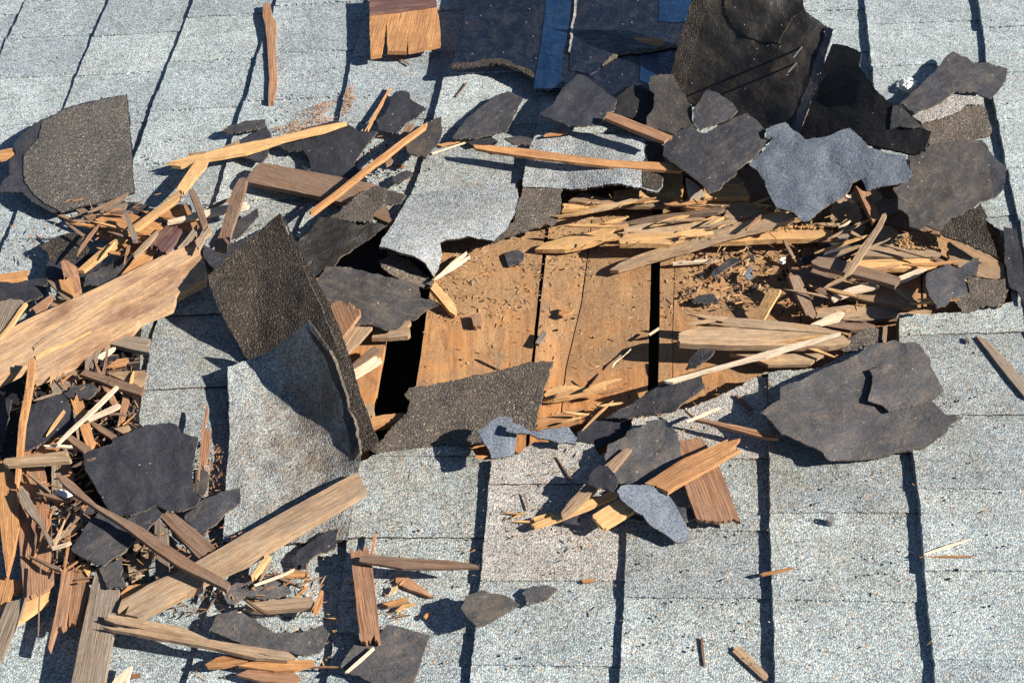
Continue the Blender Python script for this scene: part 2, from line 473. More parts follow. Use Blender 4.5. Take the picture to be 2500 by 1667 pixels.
WOOD = set("wm wy wo wb wt wg wp wr wv wk".split())
CAT = dict(felt_scrap="felt scrap", wood_stick="wood stick", wood_splinter="splinter", wood_chip="wood chip", shake_board="wooden shake",
           plank="plank", torn_shingle="torn shingle", felt_underlay="felt sheet", underlayment_sheet="asphalt sheet", wood_board="board")  # felt_underlay: black layer put in for shade in the left wood heap
GRP = dict(felt_scrap="scraps of roofing felt", wood_stick="broken wood sticks", wood_splinter="wood splinters", wood_chip="wood chips",
           shake_board="broken wooden shakes", torn_shingle="torn asphalt shingles", wood_board="loose boards")
SEED = [1]
def tag(o, label, cat, group=None):
    o["label"] = label; o["category"] = cat
    if group: o["group"] = group
    return o
def put_under(o, parent):
    """make o a part of parent without moving it"""
    mw = o.matrix_basis.copy()
    bpy.context.view_layer.update()
    o.parent = parent
    o.matrix_parent_inverse = parent.matrix_basis.inverted()
    o.matrix_basis = mw
    return o
HFS = {}
def P(reg, name, label, mat, pts, h=.02, th=None, curl=None, end=3.4, rag=None, side=None, group=None, parent=None, grid=None):
    SEED[0] += 1; seed = SEED[0]
    px = parse(reg, pts)
    wood = mat in WOOD
    if wood:
        ax = pca_axis(px); L = math.hypot(*ax); ax = (ax[0] / L, ax[1] / L)
        out = ragged(px, 16.0, .55 if rag is None else rag, seed, ax, end)
        th = (.008 if th is None else th) * (1 if name == 'plank' else .74); curl = .0011 if curl is None else curl; grid = grid or 26
    else:
        out = ragged(px, 4.5, (1.9 if mat.startswith(('felt', 'tar', 'tape')) else 1.5) if rag is None else rag, seed)
        if side is None and mat.startswith('felt') and mat != 'feltk': side = 'fibre'
        th = .003 if th is None else th; curl = .004 if curl is None else curl; grid = grid or 13
    if isinstance(h, tuple):                       # lies on another piece: follow its surface
        f0, c0, s0 = HFS[h[0].name]; off = h[1]
        hf = lambda x, y: f0(x, y) + off + c0 * (noise.noise((x / 95.0, y / 95.0, s0 * 7.3)) + .6 * noise.noise((x / 34.0, y / 34.0, s0 * 2.1)))
        curl = 0
    elif h == 'rest':                              # lies on the bare shingles
        rs_ = sorted(roof_h(*q) for q in px)
        z0 = (rs_[-1] if th <= .0045 else rs_[len(px) // 2] * .85) + th + .0006
        hf = lambda x, y: z0
    else: hf = height_fn(reg, h)
    o = build_mesh(name, out, hf, th, grid, curl, seed, [M[mat]] + ([M[side]] if side else []))
    HFS[o.name] = (hf, curl, seed)
    if parent is None: tag(o, label, CAT.get(name, name.replace('_', ' ')), group or GRP.get(name))
    else: put_under(o, parent)
    return o
# ------------------------------------------------------------------ the roof itself
roof = bpy.data.objects.new("roof", None)
C.objects.link(roof)
tag(roof, "grey asphalt shingle roof with a wide hole torn open down to orange deck boards", "roof")

HOLE = ragged([(960, 540), (1008, 475), (1262, 447), (1285, 425), (1600, 420), (1680, 400), (1850, 400), (2150, 420), (2330, 480), (2440, 560),
    (2462, 640), (2472, 735), (2400, 757), (2300, 765), (2195, 767), (2195, 830), (2100, 850), (1990, 900), (1870, 908), (1790, 950), (1700, 990), (1600, 1015),
    (1545, 1020), (1530, 1080), (1465, 1112), (1450, 1085), (1410, 1080), (1305, 1078), (1265, 1107), (1200, 1120), (1165, 1120), (1150, 1090),
    (1100, 1084), (920, 1108), (880, 1125), (860, 1150), (780, 1000), (700, 880), (640, 800), (640, 700), (700, 600), (880, 560)], 5.0, 2.2, 77)

SEAMS = [
    [(-420, 0), (-800, 900)], [(-180, 0), (-480, 700)],
    [(65, 0), (22, 86), (0, 137), (-240, 720)],
    [(266, 0), (188, 182), (155, 266), (60, 475), (0, 620), (-230, 1150)],
    [(472, 0), (456, 48), (408, 166), (367, 271), (344, 351), (325, 390), (160, 800), (0, 1200), (-170, 1667)],
    [(676, 0), (670, 20), (631, 128), (606, 223), (577, 300), (552, 400), (526, 497), (376, 800), (338, 1020), (240, 1320), (169, 1534), (115, 1667)],
    [(898, 0), (889, 41), (855, 166), (828, 292), (700, 640), (600, 900), (561, 1055), (545, 1300), (517, 1444), (491, 1550), (453, 1667)],
    [(1139, 0), (1110, 128), (1088, 175), (1062, 274), (1038, 383), (995, 497), (951, 553), (905, 800), (861, 1230), (845, 1346), (830, 1463), (820, 1534), (798, 1667)],
    [(1380, 0), (1305, 332), (1266, 497), (1215, 900), (1199, 1119), (1184, 1300), (1174, 1412), (1161, 1534), (1148, 1667)],
    [(1600, 0), (1560, 600), (1544, 1017), (1530, 1272), (1525, 1438), (1519, 1550), (1512, 1667)],
    [(1850, 0), (1868, 600), (1875, 902), (1878, 1004), (1880, 1300), (1884, 1390), (1891, 1550), (1892, 1667)],
    [(2111, 0), (2122, 105), (2132, 191), (2195, 767), (2195, 830), (2237, 1167), (2250, 1263), (2259, 1406), (2278, 1597), (2285, 1667)],
    [(2387, 0), (2400, 64), (2409, 153), (2425, 236), (2454, 383), (2473, 478), (2486, 527), (2498, 590), (2660, 1667)],
    [(2640, 0), (2780, 600), (3020, 1667)], [(2900, 0), (3080, 600), (3380, 1667)],
]
BREAKS = [[60], [150], [3, 192], [-10, 185], [41, 271], [12, 132], [137, 300], [180, 475], [330, 1416, 1621], [300, 1118, 1456], [250, 1250, 1664], [60, 1391], [408, 1180], [330], [260]]
def seam_x(s, y):
    if y <= s[0][1]: (x0, y0), (x1, y1) = s[0], s[1]
    elif y >= s[-1][1]: (x0, y0), (x1, y1) = s[-2], s[-1]
    else:
        for (x0, y0), (x1, y1) in zip(s, s[1:]):
            if y0 <= y <= y1: break
    return x0 + (x1 - x0) * (y - y0) / (y1 - y0)
def world_y(py): return unproject(1250, py, 0).y
def pix_y(wy):
    lo, hi = -900.0, 2400.0
    for _ in range(40):
        mid = (lo + hi) / 2
        if world_y(mid) > wy: lo = mid
        else: hi = mid
    return lo
def roof_h(px, py):
    for k in range(len(SEAMS) - 1):
        a, b = seam_x(SEAMS[k], py), seam_x(SEAMS[k + 1], py)
        if a <= px < b: return LIFTS[k] * (1 - (px - a) / (b - a)) ** 1.4
    return 0.0
rng = random.Random(11)
EXPO = .158
LIFTS = [.008, .008, .006, .008, .009, .009, .009, .0125, .014, .0085, .0115, .0135, .012, .009]
for k in range(len(SEAMS) - 1):
    A, Bs = SEAMS[k], SEAMS[k + 1]
    br = sorted(BREAKS[k])
    ys = list(br)
    y = br[0]
    while y > -420: y = pix_y(world_y(y) + EXPO * rng.uniform(.9, 1.08)); ys.append(y)
    for i, b0 in enumerate(br):                                   # fill between and after the seen breaks
        nxt = br[i + 1] if i + 1 < len(br) else 2050
        span = world_y(b0) - world_y(nxt)
        nn = max(1, round(span / EXPO))
        for j in range(1, nn): ys.append(pix_y(world_y(b0) - span * j / nn + rng.uniform(-.012, .012)))
    ys = sorted(set(ys + [2050]))
    lift0 = LIFTS[k]
    for y0, y1 in zip(ys, ys[1:]):
        if y1 - y0 < 12: continue
        tilt = rng.uniform(-.03, .03)
        lift = lift0 * rng.uniform(.66, 1.0)
        left = [(seam_x(A, y0 + (y1 - y0) * t) + rng.uniform(-.6, .6), y0 + (y1 - y0) * t - (6 if t == 0 else 0)) for t in (0, .25, .5, .75, 1)]
        sl = -12 * ((y0 + y1) / 2 < 900) + 4 * ((y0 + y1) / 2 > 1300)
        right = [(seam_x(Bs, y0 + (y1 - y0) * t) + 5.0, y0 + (y1 - y0) * t + sl * (0 if t in (.25, .5, .75) else 1) - (6 if t == 0 else 0)) for t in (1, .75, .5, .25, 0)]
        out = ragged(left + right, 4.0, 1.5, SEED[0] + 400); SEED[0] += 1
        if all(inside(HOLE, *q) for q in out): continue
        hit = any(inside(HOLE, *q) for q in out) or any(inside(out, *q) for q in HOLE)
        def hf(x, y, A=A, Bs=Bs, y0=y0, y1=y1, lift=lift, sl=sl):
            xa, xb = seam_x(A, y), seam_x(Bs, y)
            u = max(0, min(1, (x - xa) / max(1, xb - xa))); t = max(-.06, min(1, (y - y0 - sl * u) / (y1 - y0)))
            return lift * (1 - u) ** 1.4 + .002 * t - .001 - (.002 if t < 0 else 0) + .0012 * noise.noise((x / 60, y / 60, 3))
        ym = (y0 + y1) / 2
        gm = M['grant'] if (k == 8 and 950 < ym < 1416) or (k == 9 and 850 < ym < 1130) else M['gran']
        o = build_mesh("shingle", out, hf, .030, 24, 0, SEED[0], [gm, M['granb']] if hit else [gm], hole=HOLE if hit else None, frame='world')
        if o: put_under(o, roof)

DZ = -.036
def deck(pts, z=DZ):
    out = ragged(pts, 30, .7, SEED[0]); SEED[0] += 1
    o = build_mesh("deck_board", out, lambda x, y: z, .02, 40, .0006, SEED[0], [M['deck']])
    # grain runs up the roof: keep world orientation
    put_under(o, roof)
def deckw(pts, z=DZ):
    out = ragged(pts, 30, .7, SEED[0]); SEED[0] += 1
    o = build_mesh("deck_board", out, lambda x, y: z, .02, 40, .0006, SEED[0], [M['deck']], frame='world')
    put_under(o, roof)
deckw([(700, 560), (975, 560), (941, 829), (914, 979), (890, 1150), (640, 1150), (640, 800)])
deckw([(1100, 400), (1346, 400), (1331, 556), (1296, 885), (1280, 1140), (990, 1140), (1018, 928), (1037, 800), (1043, 750)])
deckw([(1356, 400), (1455, 400), (1437, 600), (1418, 740), (1380, 900), (1355, 1140), (1289, 1140), (1305, 885), (1340, 556)])
deckw([(1457, 400), (1600, 400), (1590, 598), (1583, 900), (1575, 1140), (1358, 1140), (1383, 900), (1421, 740), (1440, 600)], DZ + .001)
deckw([(1626, 400), (1652, 400), (1642, 800), (1640, 1140), (1600, 1140), (1608, 900), (1614, 598)])
deckw([(1654, 400), (1950, 400), (1955, 1140), (1642, 1140), (1644, 800)], DZ - .001)
deckw([(1954, 400), (2240, 400), (2260, 1140), (1959, 1140)])
deckw([(2244, 400), (2540, 400), (2580, 1000), (2262, 1000)], DZ + .001)

# the dark attic below
me = bpy.data.meshes.new("attic_floor")
q = 4.5
me.from_pydata([(-q, -q, -.55), (q, -q, -.55), (q, q, -.55), (-q, q, -.55)], [], [(0, 1, 2, 3)])
me.materials.append(M['attic'])
af = bpy.data.objects.new("attic_floor", me); C.objects.link(af); af["kind"] = "structure"

# the rest of the roof, beyond the frame
inn = [unproject(x, y, -.007) for x, y in ((-60, -60), (2560, -60), (2560, 1727), (-60, 1727))]
outr = [Vector((-4, 4.5, -.007)), Vector((4, 4.5, -.007)), Vector((4, -1.6, -.007)), Vector((-4, -1.6, -.007))]
me = bpy.data.meshes.new("roof_surface")
me.from_pydata([tuple(v) for v in inn + outr], [], [(i, (i + 1) % 4, 4 + (i + 1) % 4, 4 + i) for i in range(4)])
me.flip_normals(); me.materials.append(M['gran'])
rs = bpy.data.objects.new("roof_surface", me); C.objects.link(rs); put_under(rs, roof)
# ------------------------------------------------------------------ big torn shingles
FS, SP, SL, CH, SK, TS, WB = "felt_scrap", "wood_splinter", "wood_stick", "wood_chip", "shake_board", "torn_shingle", "wood_board"
P('b1', "felt_underlay", "flat black sheet standing in for shade under the wood heap beside the standing shingle", 'feltk',
  "0,1340 400,1250 1080,1250 1060,1980 1340,2240 1300,2500 1000,2860 480,2560 330,2500 180,2340 0,2350", .0135, .002, curl=.001)  # black layer put in for the shade between the heap's pieces
# the leaf standing on edge
leaf = P('p', TS, "thick dark shingle leaf standing on edge left of the hole", 'grand',
  "684,521 600,590 526,655 507,674 528,740 558,800 600,874 700,940 790,1030 875,1105 900,1080 880,1010 838,885 784,752 752,680 705,585",
  [(684, 521, .135), (600, 590, .10), (507, 674, .085), (545, 770, .052), (600, 874, .012), (875, 1105, .0), (784, 752, .085), (838, 885, .05), (890, 1060, .012), (640, 740, .06)], .005, curl=.004, grid=10)
P('p', "backing_layer", None, 'grand', "690,523 712,570 772,680 800,732 854,870 889,985 921,1074 912,1090 884,1102 873,1050 838,930 790,790 740,680",
  [(690, 523, .132), (800, 732, .084), (854, 870, .050), (921, 1074, .014), (884, 1102, .003), (740, 680, .092), (838, 930, .040)], .006, curl=.002, parent=leaf, grid=9)
curl_ = P('p', TS, "grey shingle tab curling up at its right edge against the standing leaf", 'granc',
  "555,896 640,866 690,836 752,783 776,815 807,864 823,905 842,979 855,1007 874,1080 877,1119 871,1144 861,1228 848,1318 690,1326 545,1322 552,1180 561,1055",
  [(555, 896, .036), (640, 866, .036), (752, 783, .125), (823, 905, .092), (874, 1080, .040), (868, 1180, .020), (848, 1310, .012), (545, 1310, .016), (700, 1150, .010), (700, 1300, .010), (561, 1055, .022), (650, 1000, .016), (720, 960, .026), (790, 1080, .014)],
  .005, curl=.0042, grid=9, side='grand')
P('c2', "frayed_edge", None, 'feltb', "470,0 520,40 600,150 640,175 690,290 735,420 765,520 780,620 830,720 865,860 870,960 830,1010 800,880 750,700 740,560 660,380 610,230 540,120 480,40",
  (curl_, .001), .006, parent=curl_, grid=10)
cs = P('p', TS, "pale grey shingle flap with its torn tip curling down into the hole", 'granl',
  "1000,478 1008,475 1123,459 1262,447 1268,500 1238,556 1206,588 1142,577 1088,586 1074,592 1080,620 1072,655 1059,681 1040,645 1008,625 967,612 926,602 932,585 953,553",
  [(1008, 475, .012), (1262, 447, .008), (1268, 500, .010), (926, 602, .05), (967, 612, .048), (1008, 625, .04), (1040, 645, .022), (1059, 681, -.012), (1076, 620, .012), (1088, 586, .022), (1206, 588, .006), (1050, 540, .024)],
  .005, curl=.0015, grid=10, side='grand')
P('b2', "curled_underside", None, 'granb', "1020,740 1130,700 1250,730 1320,800 1400,870 1440,890 1430,930 1380,950 1310,930 1180,885 1100,840 1040,790",
  [(1030, 740, .012), (1300, 780, -.004), (1430, 920, -.018)], .004, parent=cs)
P('b3', TS, "frayed brown strip of old shingle along the upper left lip of the hole", 'granb',
  "236,190 400,180 545,190 530,330 510,420 480,460 380,480 300,490 180,540 100,560 30,600 -10,620 20,560 100,490 170,430 190,370", [(240, 190, .016), (0, 600, .002), (500, 440, .004)], .004, rag=3)
s7 = P('a3', TS, "square grey shingle end with ragged lower lip, under the long orange slat", 'granl',
  "300,1100 330,1050 380,1005 560,1000 760,1020 1000,1040 1200,1070 1315,1090 1320,1240 1310,1430 1270,1470 1150,1440 980,1410 900,1410 760,1430 640,1450 480,1435 240,1430 262,1250",
  [(300, 1100, .018), (1315, 1090, .02), (240, 1430, .016), (640, 1450, .018), (950, 1410, .036), (1270, 1470, .026), (700, 1200, .02)], .005, side='grand', grid=11)
P('a3', "bare_strip", None, 'grand', "1180,1078 1312,1094 1316,1240 1304,1425 1270,1462 1158,1432 1160,1290 1182,1200", (s7, .0012), .001, parent=s7)
lo = P('c2', TS, "brown gritty old shingle sagging into the lower left of the hole", 'granb',
  "1250,460 1300,450 1400,440 1830,350 2195,260 2351,255 2320,360 2290,440 2260,560 2210,780 2100,800 1960,860 1560,892 1250,930 1000,968 960,940 1040,850 1100,780 1180,700 1240,640 1255,560 1215,510",
  [(1250, 460, -.012), (2351, 255, .012), (980, 965, .004), (2210, 780, .016), (1700, 600, .0)], .004, curl=.003, rag=2.6)
P('a4', TS, "brown gritty shingle end between the black sheet and the right eave side", 'granb',
  "1410,945 1560,890 1700,840 1800,780 1900,830 1950,1000 1930,1040 1800,1065 1480,1112 1455,1080", .03, .004)
P('a4', TS, "small pale grey shingle strip below the bow-tie felt scrap", 'grant',
  "1340,890 1500,800 1640,720 1760,735 1870,745 1885,800 1760,795 1700,842 1560,895 1412,942", .036, .003)
P('b4', TS, "dark gritty shingle corner hanging below the large felt scrap on the right", 'grand',
  "1550,515 1640,425 1740,385 1870,300 1900,380 1915,500 1980,640 2005,725 1940,690 1760,612 1600,560", [(1550, 515, .03), (1900, 380, .05), (1990, 710, .02)], .004, rag=2.6)
P('b4', TS, "crumbled brown shingle patch on the right lip of the hole", 'granb',
  "1750,855 1900,878 2060,888 2085,940 2050,1040 2030,1085 1870,1095 1720,1145 1690,1085 1645,1025 1780,1000", .006, .004, rag=3)
P('b4', TS, "crumbled brown shingle edge on the lower right lip beside a pale stick", 'granb',
  "840,1345 940,1280 1000,1255 1092,1262 1108,1350 960,1385 900,1440 830,1450 780,1420", .004, .004, rag=3.5)
sq = P('a1', TS, "large square grit-covered shingle piece with navy backing, at the upper left", 'felt',
  "975,722 800,755 650,788 490,835 400,880 320,922 200,1000 110,1100 122,1180 70,1240 75,1340 20,1390 10,1425 0,1425 0,1470 170,1472 240,1545 400,1625 465,1634 600,1586 750,1560 965,1496 1032,1470 1000,1000",
  [(975, 722, .022), (1032, 1470, .02), (100, 1300, .04), (465, 1634, .026)], .003, side='feltk')
P('a1', "grit_face", None, 'granq', "968,728 800,762 650,795 490,842 400,886 322,930 300,1050 182,1190 176,1290 192,1400 255,1480 350,1560 470,1622 600,1580 750,1553 960,1490 1024,1466 992,1000",
  (sq, .002), .002, parent=sq)

# ------------------------------------------------------------------ black sheets at the top
sh = P('a3', "underlayment_sheet", "glossy navy asphalt sheet with blue film strips at the top edge", 'tar',
  "-150,-260 -185,0 -222,190 -310,520 -200,515 -120,500 80,480 140,500 240,540 335,600 322,690 520,690 600,650 720,900 1250,900 1400,560 1545,0 1620,-260",
  [(-150, -260, .045), (-310, 520, .036), (1545, 0, .03), (1000, 800, .022), (330, 640, .03)], .006, curl=.003, grid=14)
tl = P('a3', "torn_layer", None, 'tar', "655,-260 1615,-260 1540,0 1424,345 1320,365 1250,385 1150,405 970,410 880,470 800,550 720,560 595,540 600,400 640,180",
  (sh, .002), .0025, parent=sh, grid=14)
P('a3', "film_strip", None, 'tape', "420,-200 625,-200 598,200 545,400 530,675 322,680 385,300 412,80", (sh, .0014), .0012, rag=.5, parent=sh)
P('a3', "film_strip", None, 'tape', "1288,-200 1590,-200 1545,-10 1490,165 1400,172 1280,165", (tl, .0014), .0012, rag=.5, parent=sh)
P('a3', "film_strip", None, 'tape', "1140,425 1378,395 1365,560 1200,640 1140,620", (sh, .0014), .0012, rag=.5, parent=sh)
bs = P('a3', "underlayment_sheet", "large black-brown asphalt sheet propped up above the hole with two nails through it", 'feltdk',
  "1600,-260 2250,-260 2370,-30 2400,80 2560,200 2618,225 2500,600 2351,1030 2100,990 1600,850 1440,700 1370,560 1480,200",
  [(1420, 600, .030), (2351, 1030, .05), (1620, -260, .22), (2618, 225, .14), (1900, 400, .085)], .005, curl=.004, grid=14)
P('a3', "folded_edge", None, 'grand', "1560,-60 1700,-10 1620,150 1540,420 1500,560 1480,700 1430,690 1372,560 1470,200", (bs, .003), .003, parent=bs)
P('a4', "edge_strip", None, 'tar', "680,205 738,226 620,610 472,1024 410,980 480,820", (bs, .002), .002, parent=bs)
P('a3', "torn_layer", None, 'feltdk', "1765,-250 2240,-250 2360,-30 2392,80 2300,140 2200,330 2080,320 1950,280 1850,200 1790,100",
  (bs, .0012), .0015, parent=bs, grid=14)
for q, w_ in (("500,348 508,352 440,438 430,436", [(504, 350, .112), (435, 437, .150)]), ("450,478 462,480 400,552 388,550", [(456, 480, .098), (394, 550, .135)])):
    P('a4', "nail", None, 'steel', q, w_, .0025, curl=0, rag=.1, parent=bs)
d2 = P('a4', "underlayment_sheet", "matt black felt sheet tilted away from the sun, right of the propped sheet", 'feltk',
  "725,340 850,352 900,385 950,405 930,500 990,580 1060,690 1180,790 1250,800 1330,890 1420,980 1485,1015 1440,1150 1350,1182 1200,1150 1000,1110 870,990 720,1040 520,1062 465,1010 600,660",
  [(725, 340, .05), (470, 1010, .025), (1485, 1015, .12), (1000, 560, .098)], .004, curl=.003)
P('a4', "folded_edge", None, 'feltw', "1195,805 1252,802 1330,892 1422,975 1330,978 1250,970 1172,985 1180,880", (d2, .002), .002, parent=d2)

P('a3', "seam_bead", None, 'grant', "648,-260 668,-260 655,0 638,140 618,260 603,400 588,398 604,240 626,120 636,0", (tl, .003), .003, rag=2, parent=sh)
P('a3', "seam_bead", None, 'granb', "1424,340 1424,362 1330,372 1250,390 1150,408 1050,412 970,418 900,470 850,510 845,498 890,452 960,398 1050,396 1150,388 1250,368 1320,350", (tl, .002), .003, rag=2.4, parent=sh)
P('a3', "seam_bead", None, 'grand', "-312,520 -300,488 -200,484 -60,455 80,450 140,470 240,512 330,575 330,605 240,548 140,508 80,486 -60,498 -200,516", (sh, .002), .003, rag=3, parent=sh)
P('b2', FS, "black sheet added to darken the shaded hollow under the curling pale flap", 'feltk', "660,560 900,470 1060,480 1080,700 1150,900 1000,880 760,800 640,780", -.014, curl=.003)  # near-black sheet added to stand in for the hollow's deep shade

# ------------------------------------------------------------------ felt scraps round the top
P('a3', FS, "navy felt scrap with a thin straw on it, below the blue film strip", 'felt',
  "650,570 700,580 790,640 960,760 945,850 890,860 830,950 700,965 590,960 540,940 380,880 370,870 480,780 530,690", .05)
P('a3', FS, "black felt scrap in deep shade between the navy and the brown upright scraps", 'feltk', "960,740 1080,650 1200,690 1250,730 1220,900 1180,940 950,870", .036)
P('a3', FS, "upright brownish grey felt scrap touching the propped sheet's left edge", 'feltb',
  "1210,590 1300,570 1390,570 1420,640 1480,720 1535,830 1540,930 1585,980 1570,1010 1400,1030 1260,985 1185,960 1190,900 1240,830 1250,720 1210,690", .056)
P('a3', FS, "four-sided dark felt scrap leaning on the foot of the propped sheet", 'feltm', "1650,690 1720,710 1850,790 1890,850 1830,910 1590,1000 1545,930 1540,840", [(1650, 690, .075), (1590, 1000, .055)])
P('a3', FS, "big charcoal felt scrap hanging over the top lip of the hole", 'feltm',
  "1320,1090 1400,1030 1500,960 1590,1010 1650,1020 1780,940 1890,890 1960,865 2030,920 2100,1000 2090,1050 2160,1060 2060,1150 1990,1220 1880,1300 1870,1340 1790,1390 1740,1450 1660,1480 1630,1440 1560,1370 1440,1290 1400,1250 1310,1190",
  [(1320, 1090, .05), (2000, 900, .08), (1660, 1480, .05)])
P('a4', FS, "largest blue-grey felt scrap, wavy-edged, over the top right of the hole", 'feltg',
  "215,990 370,935 420,985 470,1020 520,1070 700,1040 860,980 920,1030 985,1090 1000,1130 1200,1180 1290,1190 1300,1260 1350,1340 1280,1400 1150,1420 1000,1460 950,1370 880,1400 830,1494 700,1564 650,1604 560,1684 500,1694 400,1614 300,1584 240,1484 210,1394 150,1304 90,1264 220,1130 275,1060 225,1050",
  [(215, 990, .085), (1350, 1340, .10), (500, 1694, .05)])
P('b4', FS, "wide brown-grey felt scrap with pale scuff lines at the hole's right side", 'feltb',
  "1310,-74 1400,-84 1480,-144 1700,-179 1880,-179 1920,-4 1950,146 1960,256 1860,290 1740,380 1640,410 1550,510 1450,470 1400,500 1320,480 1310,400 1230,340 1230,250 1190,190 1330,110",
  [(1400, -84, .07), (1880, -179, .065), (1400, 500, .055)])
P('a4', FS, "shaded navy felt scrap behind the wide brown-grey scrap at the right seam", 'felt', "1880,1080 1950,1180 2060,1280 2040,1450 1960,1520 1930,1300", .045)
P('a4', FS, "bow-tie shaped slate felt scrap lying on clean shingles at the upper right", 'feltm',
  "1650,395 1760,440 1800,480 1900,480 2070,525 2055,620 2000,700 1940,755 1880,735 1800,700 1670,700 1560,790 1350,860 1250,790 1390,660 1500,560 1610,420", [(1250, 790, .045), (1650, 395, .03), (2070, 525, .03)])
P('b4', FS, "long navy felt strip lying in the shade along the right-hand seam", 'felt', "2040,485 2140,500 2180,700 2200,900 2200,1070 2150,980 2085,940 2070,880 2050,700", .008, .003)
P('b4', FS, "dark ragged felt scrap casting a shadow on the boards, right of the white chips", 'feltm',
  "1450,840 1610,765 1690,800 1810,720 1855,720 1850,780 1830,860 1760,850 1740,890 1780,1000 1640,1020 1600,1090 1530,1100 1470,1010 1450,940", [(1450, 940, .045), (1800, 760, .025)])
P('a2', FS, "boot-shaped felt scrap lying alone on the shingles above the long thin stick", 'felt', "1110,740 1140,705 1200,695 1250,710 1260,760 1385,830 1290,905 1230,935 1150,1020 1020,1000 1000,920 1075,870 1080,840 1110,780", .022)
P('a2', FS, "broad dark felt scrap under the right end of the long yellow slat", 'felt',
  "415,1000 690,920 770,940 850,995 1010,1010 900,1140 830,1250 900,1330 930,1400 700,1390 480,1340 420,1270 500,1290 470,1190 430,1145 330,1160 240,1110", .02)
P('a2', FS, "dark felt scrap crossed by the middle of the long yellow slat", 'felt', "160,960 190,1010 200,1040 170,1200 130,1240 0,1205 -150,1150 20,1040", .021)
P('a1', FS, "narrow dark felt strip at the upper end of the yellow slat pair", 'feltm', "1740,970 1880,930 2030,910 2035,975 1900,1000 1740,1025 1690,1010", .022)
P('a2', FS, "brown-backed felt scrap under the upper tip of the long thin stick", 'feltb', "1495,890 1505,1000 1480,1080 1380,1210 1240,1170 1220,1110 1230,1060 1390,940", [(1495, 890, .03), (1240, 1170, .045)])
P('a2', FS, "leaf-shaped felt scrap with a tan smear on clean shingles left of the blue sheet", 'feltm', "2000,700 2120,750 2000,1000 1740,1060 1580,1060 1700,900 1900,740", .024)
P('a2', FS, "small felt chip above the left end of the long orange slat", 'felt', "1690,1080 1880,1055 1930,1080 1900,1110 1740,1120", .018)
P('a2', FS, "small ragged felt chip resting on the long orange slat's top edge", 'feltb', "1980,1060 2110,1040 2190,1060 2180,1110 2040,1100", .034)
P('a2', FS, "small wedge of felt on the shingles right of the brown board", 'feltm', "1120,1350 1230,1300 1280,1330 1180,1400 1130,1395", .02)
P('b2', FS, "stiff brown-black felt sheet folded behind the standing leaf", 'feltdk', "430,560 500,500 560,410 650,415 950,440 1090,470 1000,540 850,640 720,720 690,770 560,860 520,880 440,780 360,640", [(600, 410, .06), (1080, 470, .045), (520, 870, .02)], .004)
P('b2', FS, "gritty brown felt scrap draped over the end of the brown board", 'granb', "640,410 710,370 850,240 1000,165 1085,190 1060,310 1000,360 960,440 720,430", [(640, 410, .055), (1085, 190, .05), (960, 440, .06)], rag=2.4)
P('b2', FS, "small torn grey felt scrap right of the gritty brown one", 'feltb', "1080,200 1230,240 1190,300 1090,310 1040,330 1060,260", .035)
P('b2', FS, "wide rust-streaked felt scrap lying in the hole under the curled flap", 'feltb',
  "620,770 760,790 1170,885 1320,930 1340,1020 1440,1050 1475,1080 1390,1110 1310,1180 1230,1200 1170,1260 1060,1270 960,1230 800,1240 650,1080 540,900", [(620, 770, .03), (1475, 1080, .004), (800, 1240, .012)])
P('b3', FS, "thumb-sized rounded felt chip lying on the left deck board", 'feltm', "100,690 150,665 200,660 250,690 240,740 210,770 130,780", -.028, rag=1.2)
P('e4', FS, "curved dark felt chip on the dusty right deck board", 'feltm', "1800,1490 1830,1440 2060,1260 2195,1255 2250,1290 2190,1320 2080,1390 1850,1530 1810,1530", [(1800, 1500, -.022), (2195, 1270, -.012)], rag=1.2)
P('b3', FS, "oval grey felt chip on the dusty deck above the lower slabs", 'feltm', "1530,1050 1620,1000 1700,995 1740,1050 1640,1070 1550,1065", -.024, rag=1.2)
P('b3', FS, "tiny lower felt chip right of the curved dark chip", 'feltg', "1920,840 1960,800 2000,790 2000,880 1970,890", -.02, rag=1)
P('b3', FS, "tiny upper felt chip right of the curved dark chip", 'feltm', "1970,690 2010,690 2012,740 1965,745", -.022, rag=1)
P('e5', FS, "sooty felt scrap in shade above the brown notched slat", 'feltm', "1200,1240 1230,1150 1400,1010 1560,950 1700,950 1830,1000 1800,1100 1700,1190 1560,1240 1300,1240", -.008)
P('e5', FS, "small sooty felt scrap at the left of the brown notched slat", 'felt', "950,1260 1080,1200 1180,1230 1150,1320 1000,1340", -.016)
P('c3', FS, "blue-grey felt scrap with a notch, left of the little square scrap", 'feltg', "-110,790 -60,760 0,710 50,685 100,680 160,690 150,720 95,780 190,810 180,960 130,980 0,1000 -20,930 -70,860", .052)
P('c3', FS, "little pale blue-grey felt square resting on its notched neighbour", 'feltg', "155,715 210,735 300,790 290,810 190,808 110,790", .064)
P('c3', FS, "pointed blue-grey felt scrap right of the little square scrap", 'feltg', "285,800 400,780 540,755 585,755 655,840 650,890 500,870 330,830", .028)
P('c3', FS, "tan-dusted felt scrap under the pinkish split slat", 'feltw', "1180,715 1330,700 1340,760 1390,760 1430,830 1450,900 1440,1030 1180,1200 970,1190 900,1100 870,990 890,900 1030,830 1040,790 1190,735", .026)
P('c3', FS, "dark pointed felt scrap under the long white stick's left end", 'feltm', "870,690 1100,560 1310,430 1480,380 1600,360 1635,460 1480,560 1410,630 1060,690", [(870, 690, .004), (1600, 400, .03), (1400, 630, .02)])
P('c3', FS, "small grey felt scrap standing above the long white stick", 'feltm', "1520,240 1600,155 1710,175 1670,230 1560,310 1480,320", [(1600, 160, .02), (1480, 320, .0)])
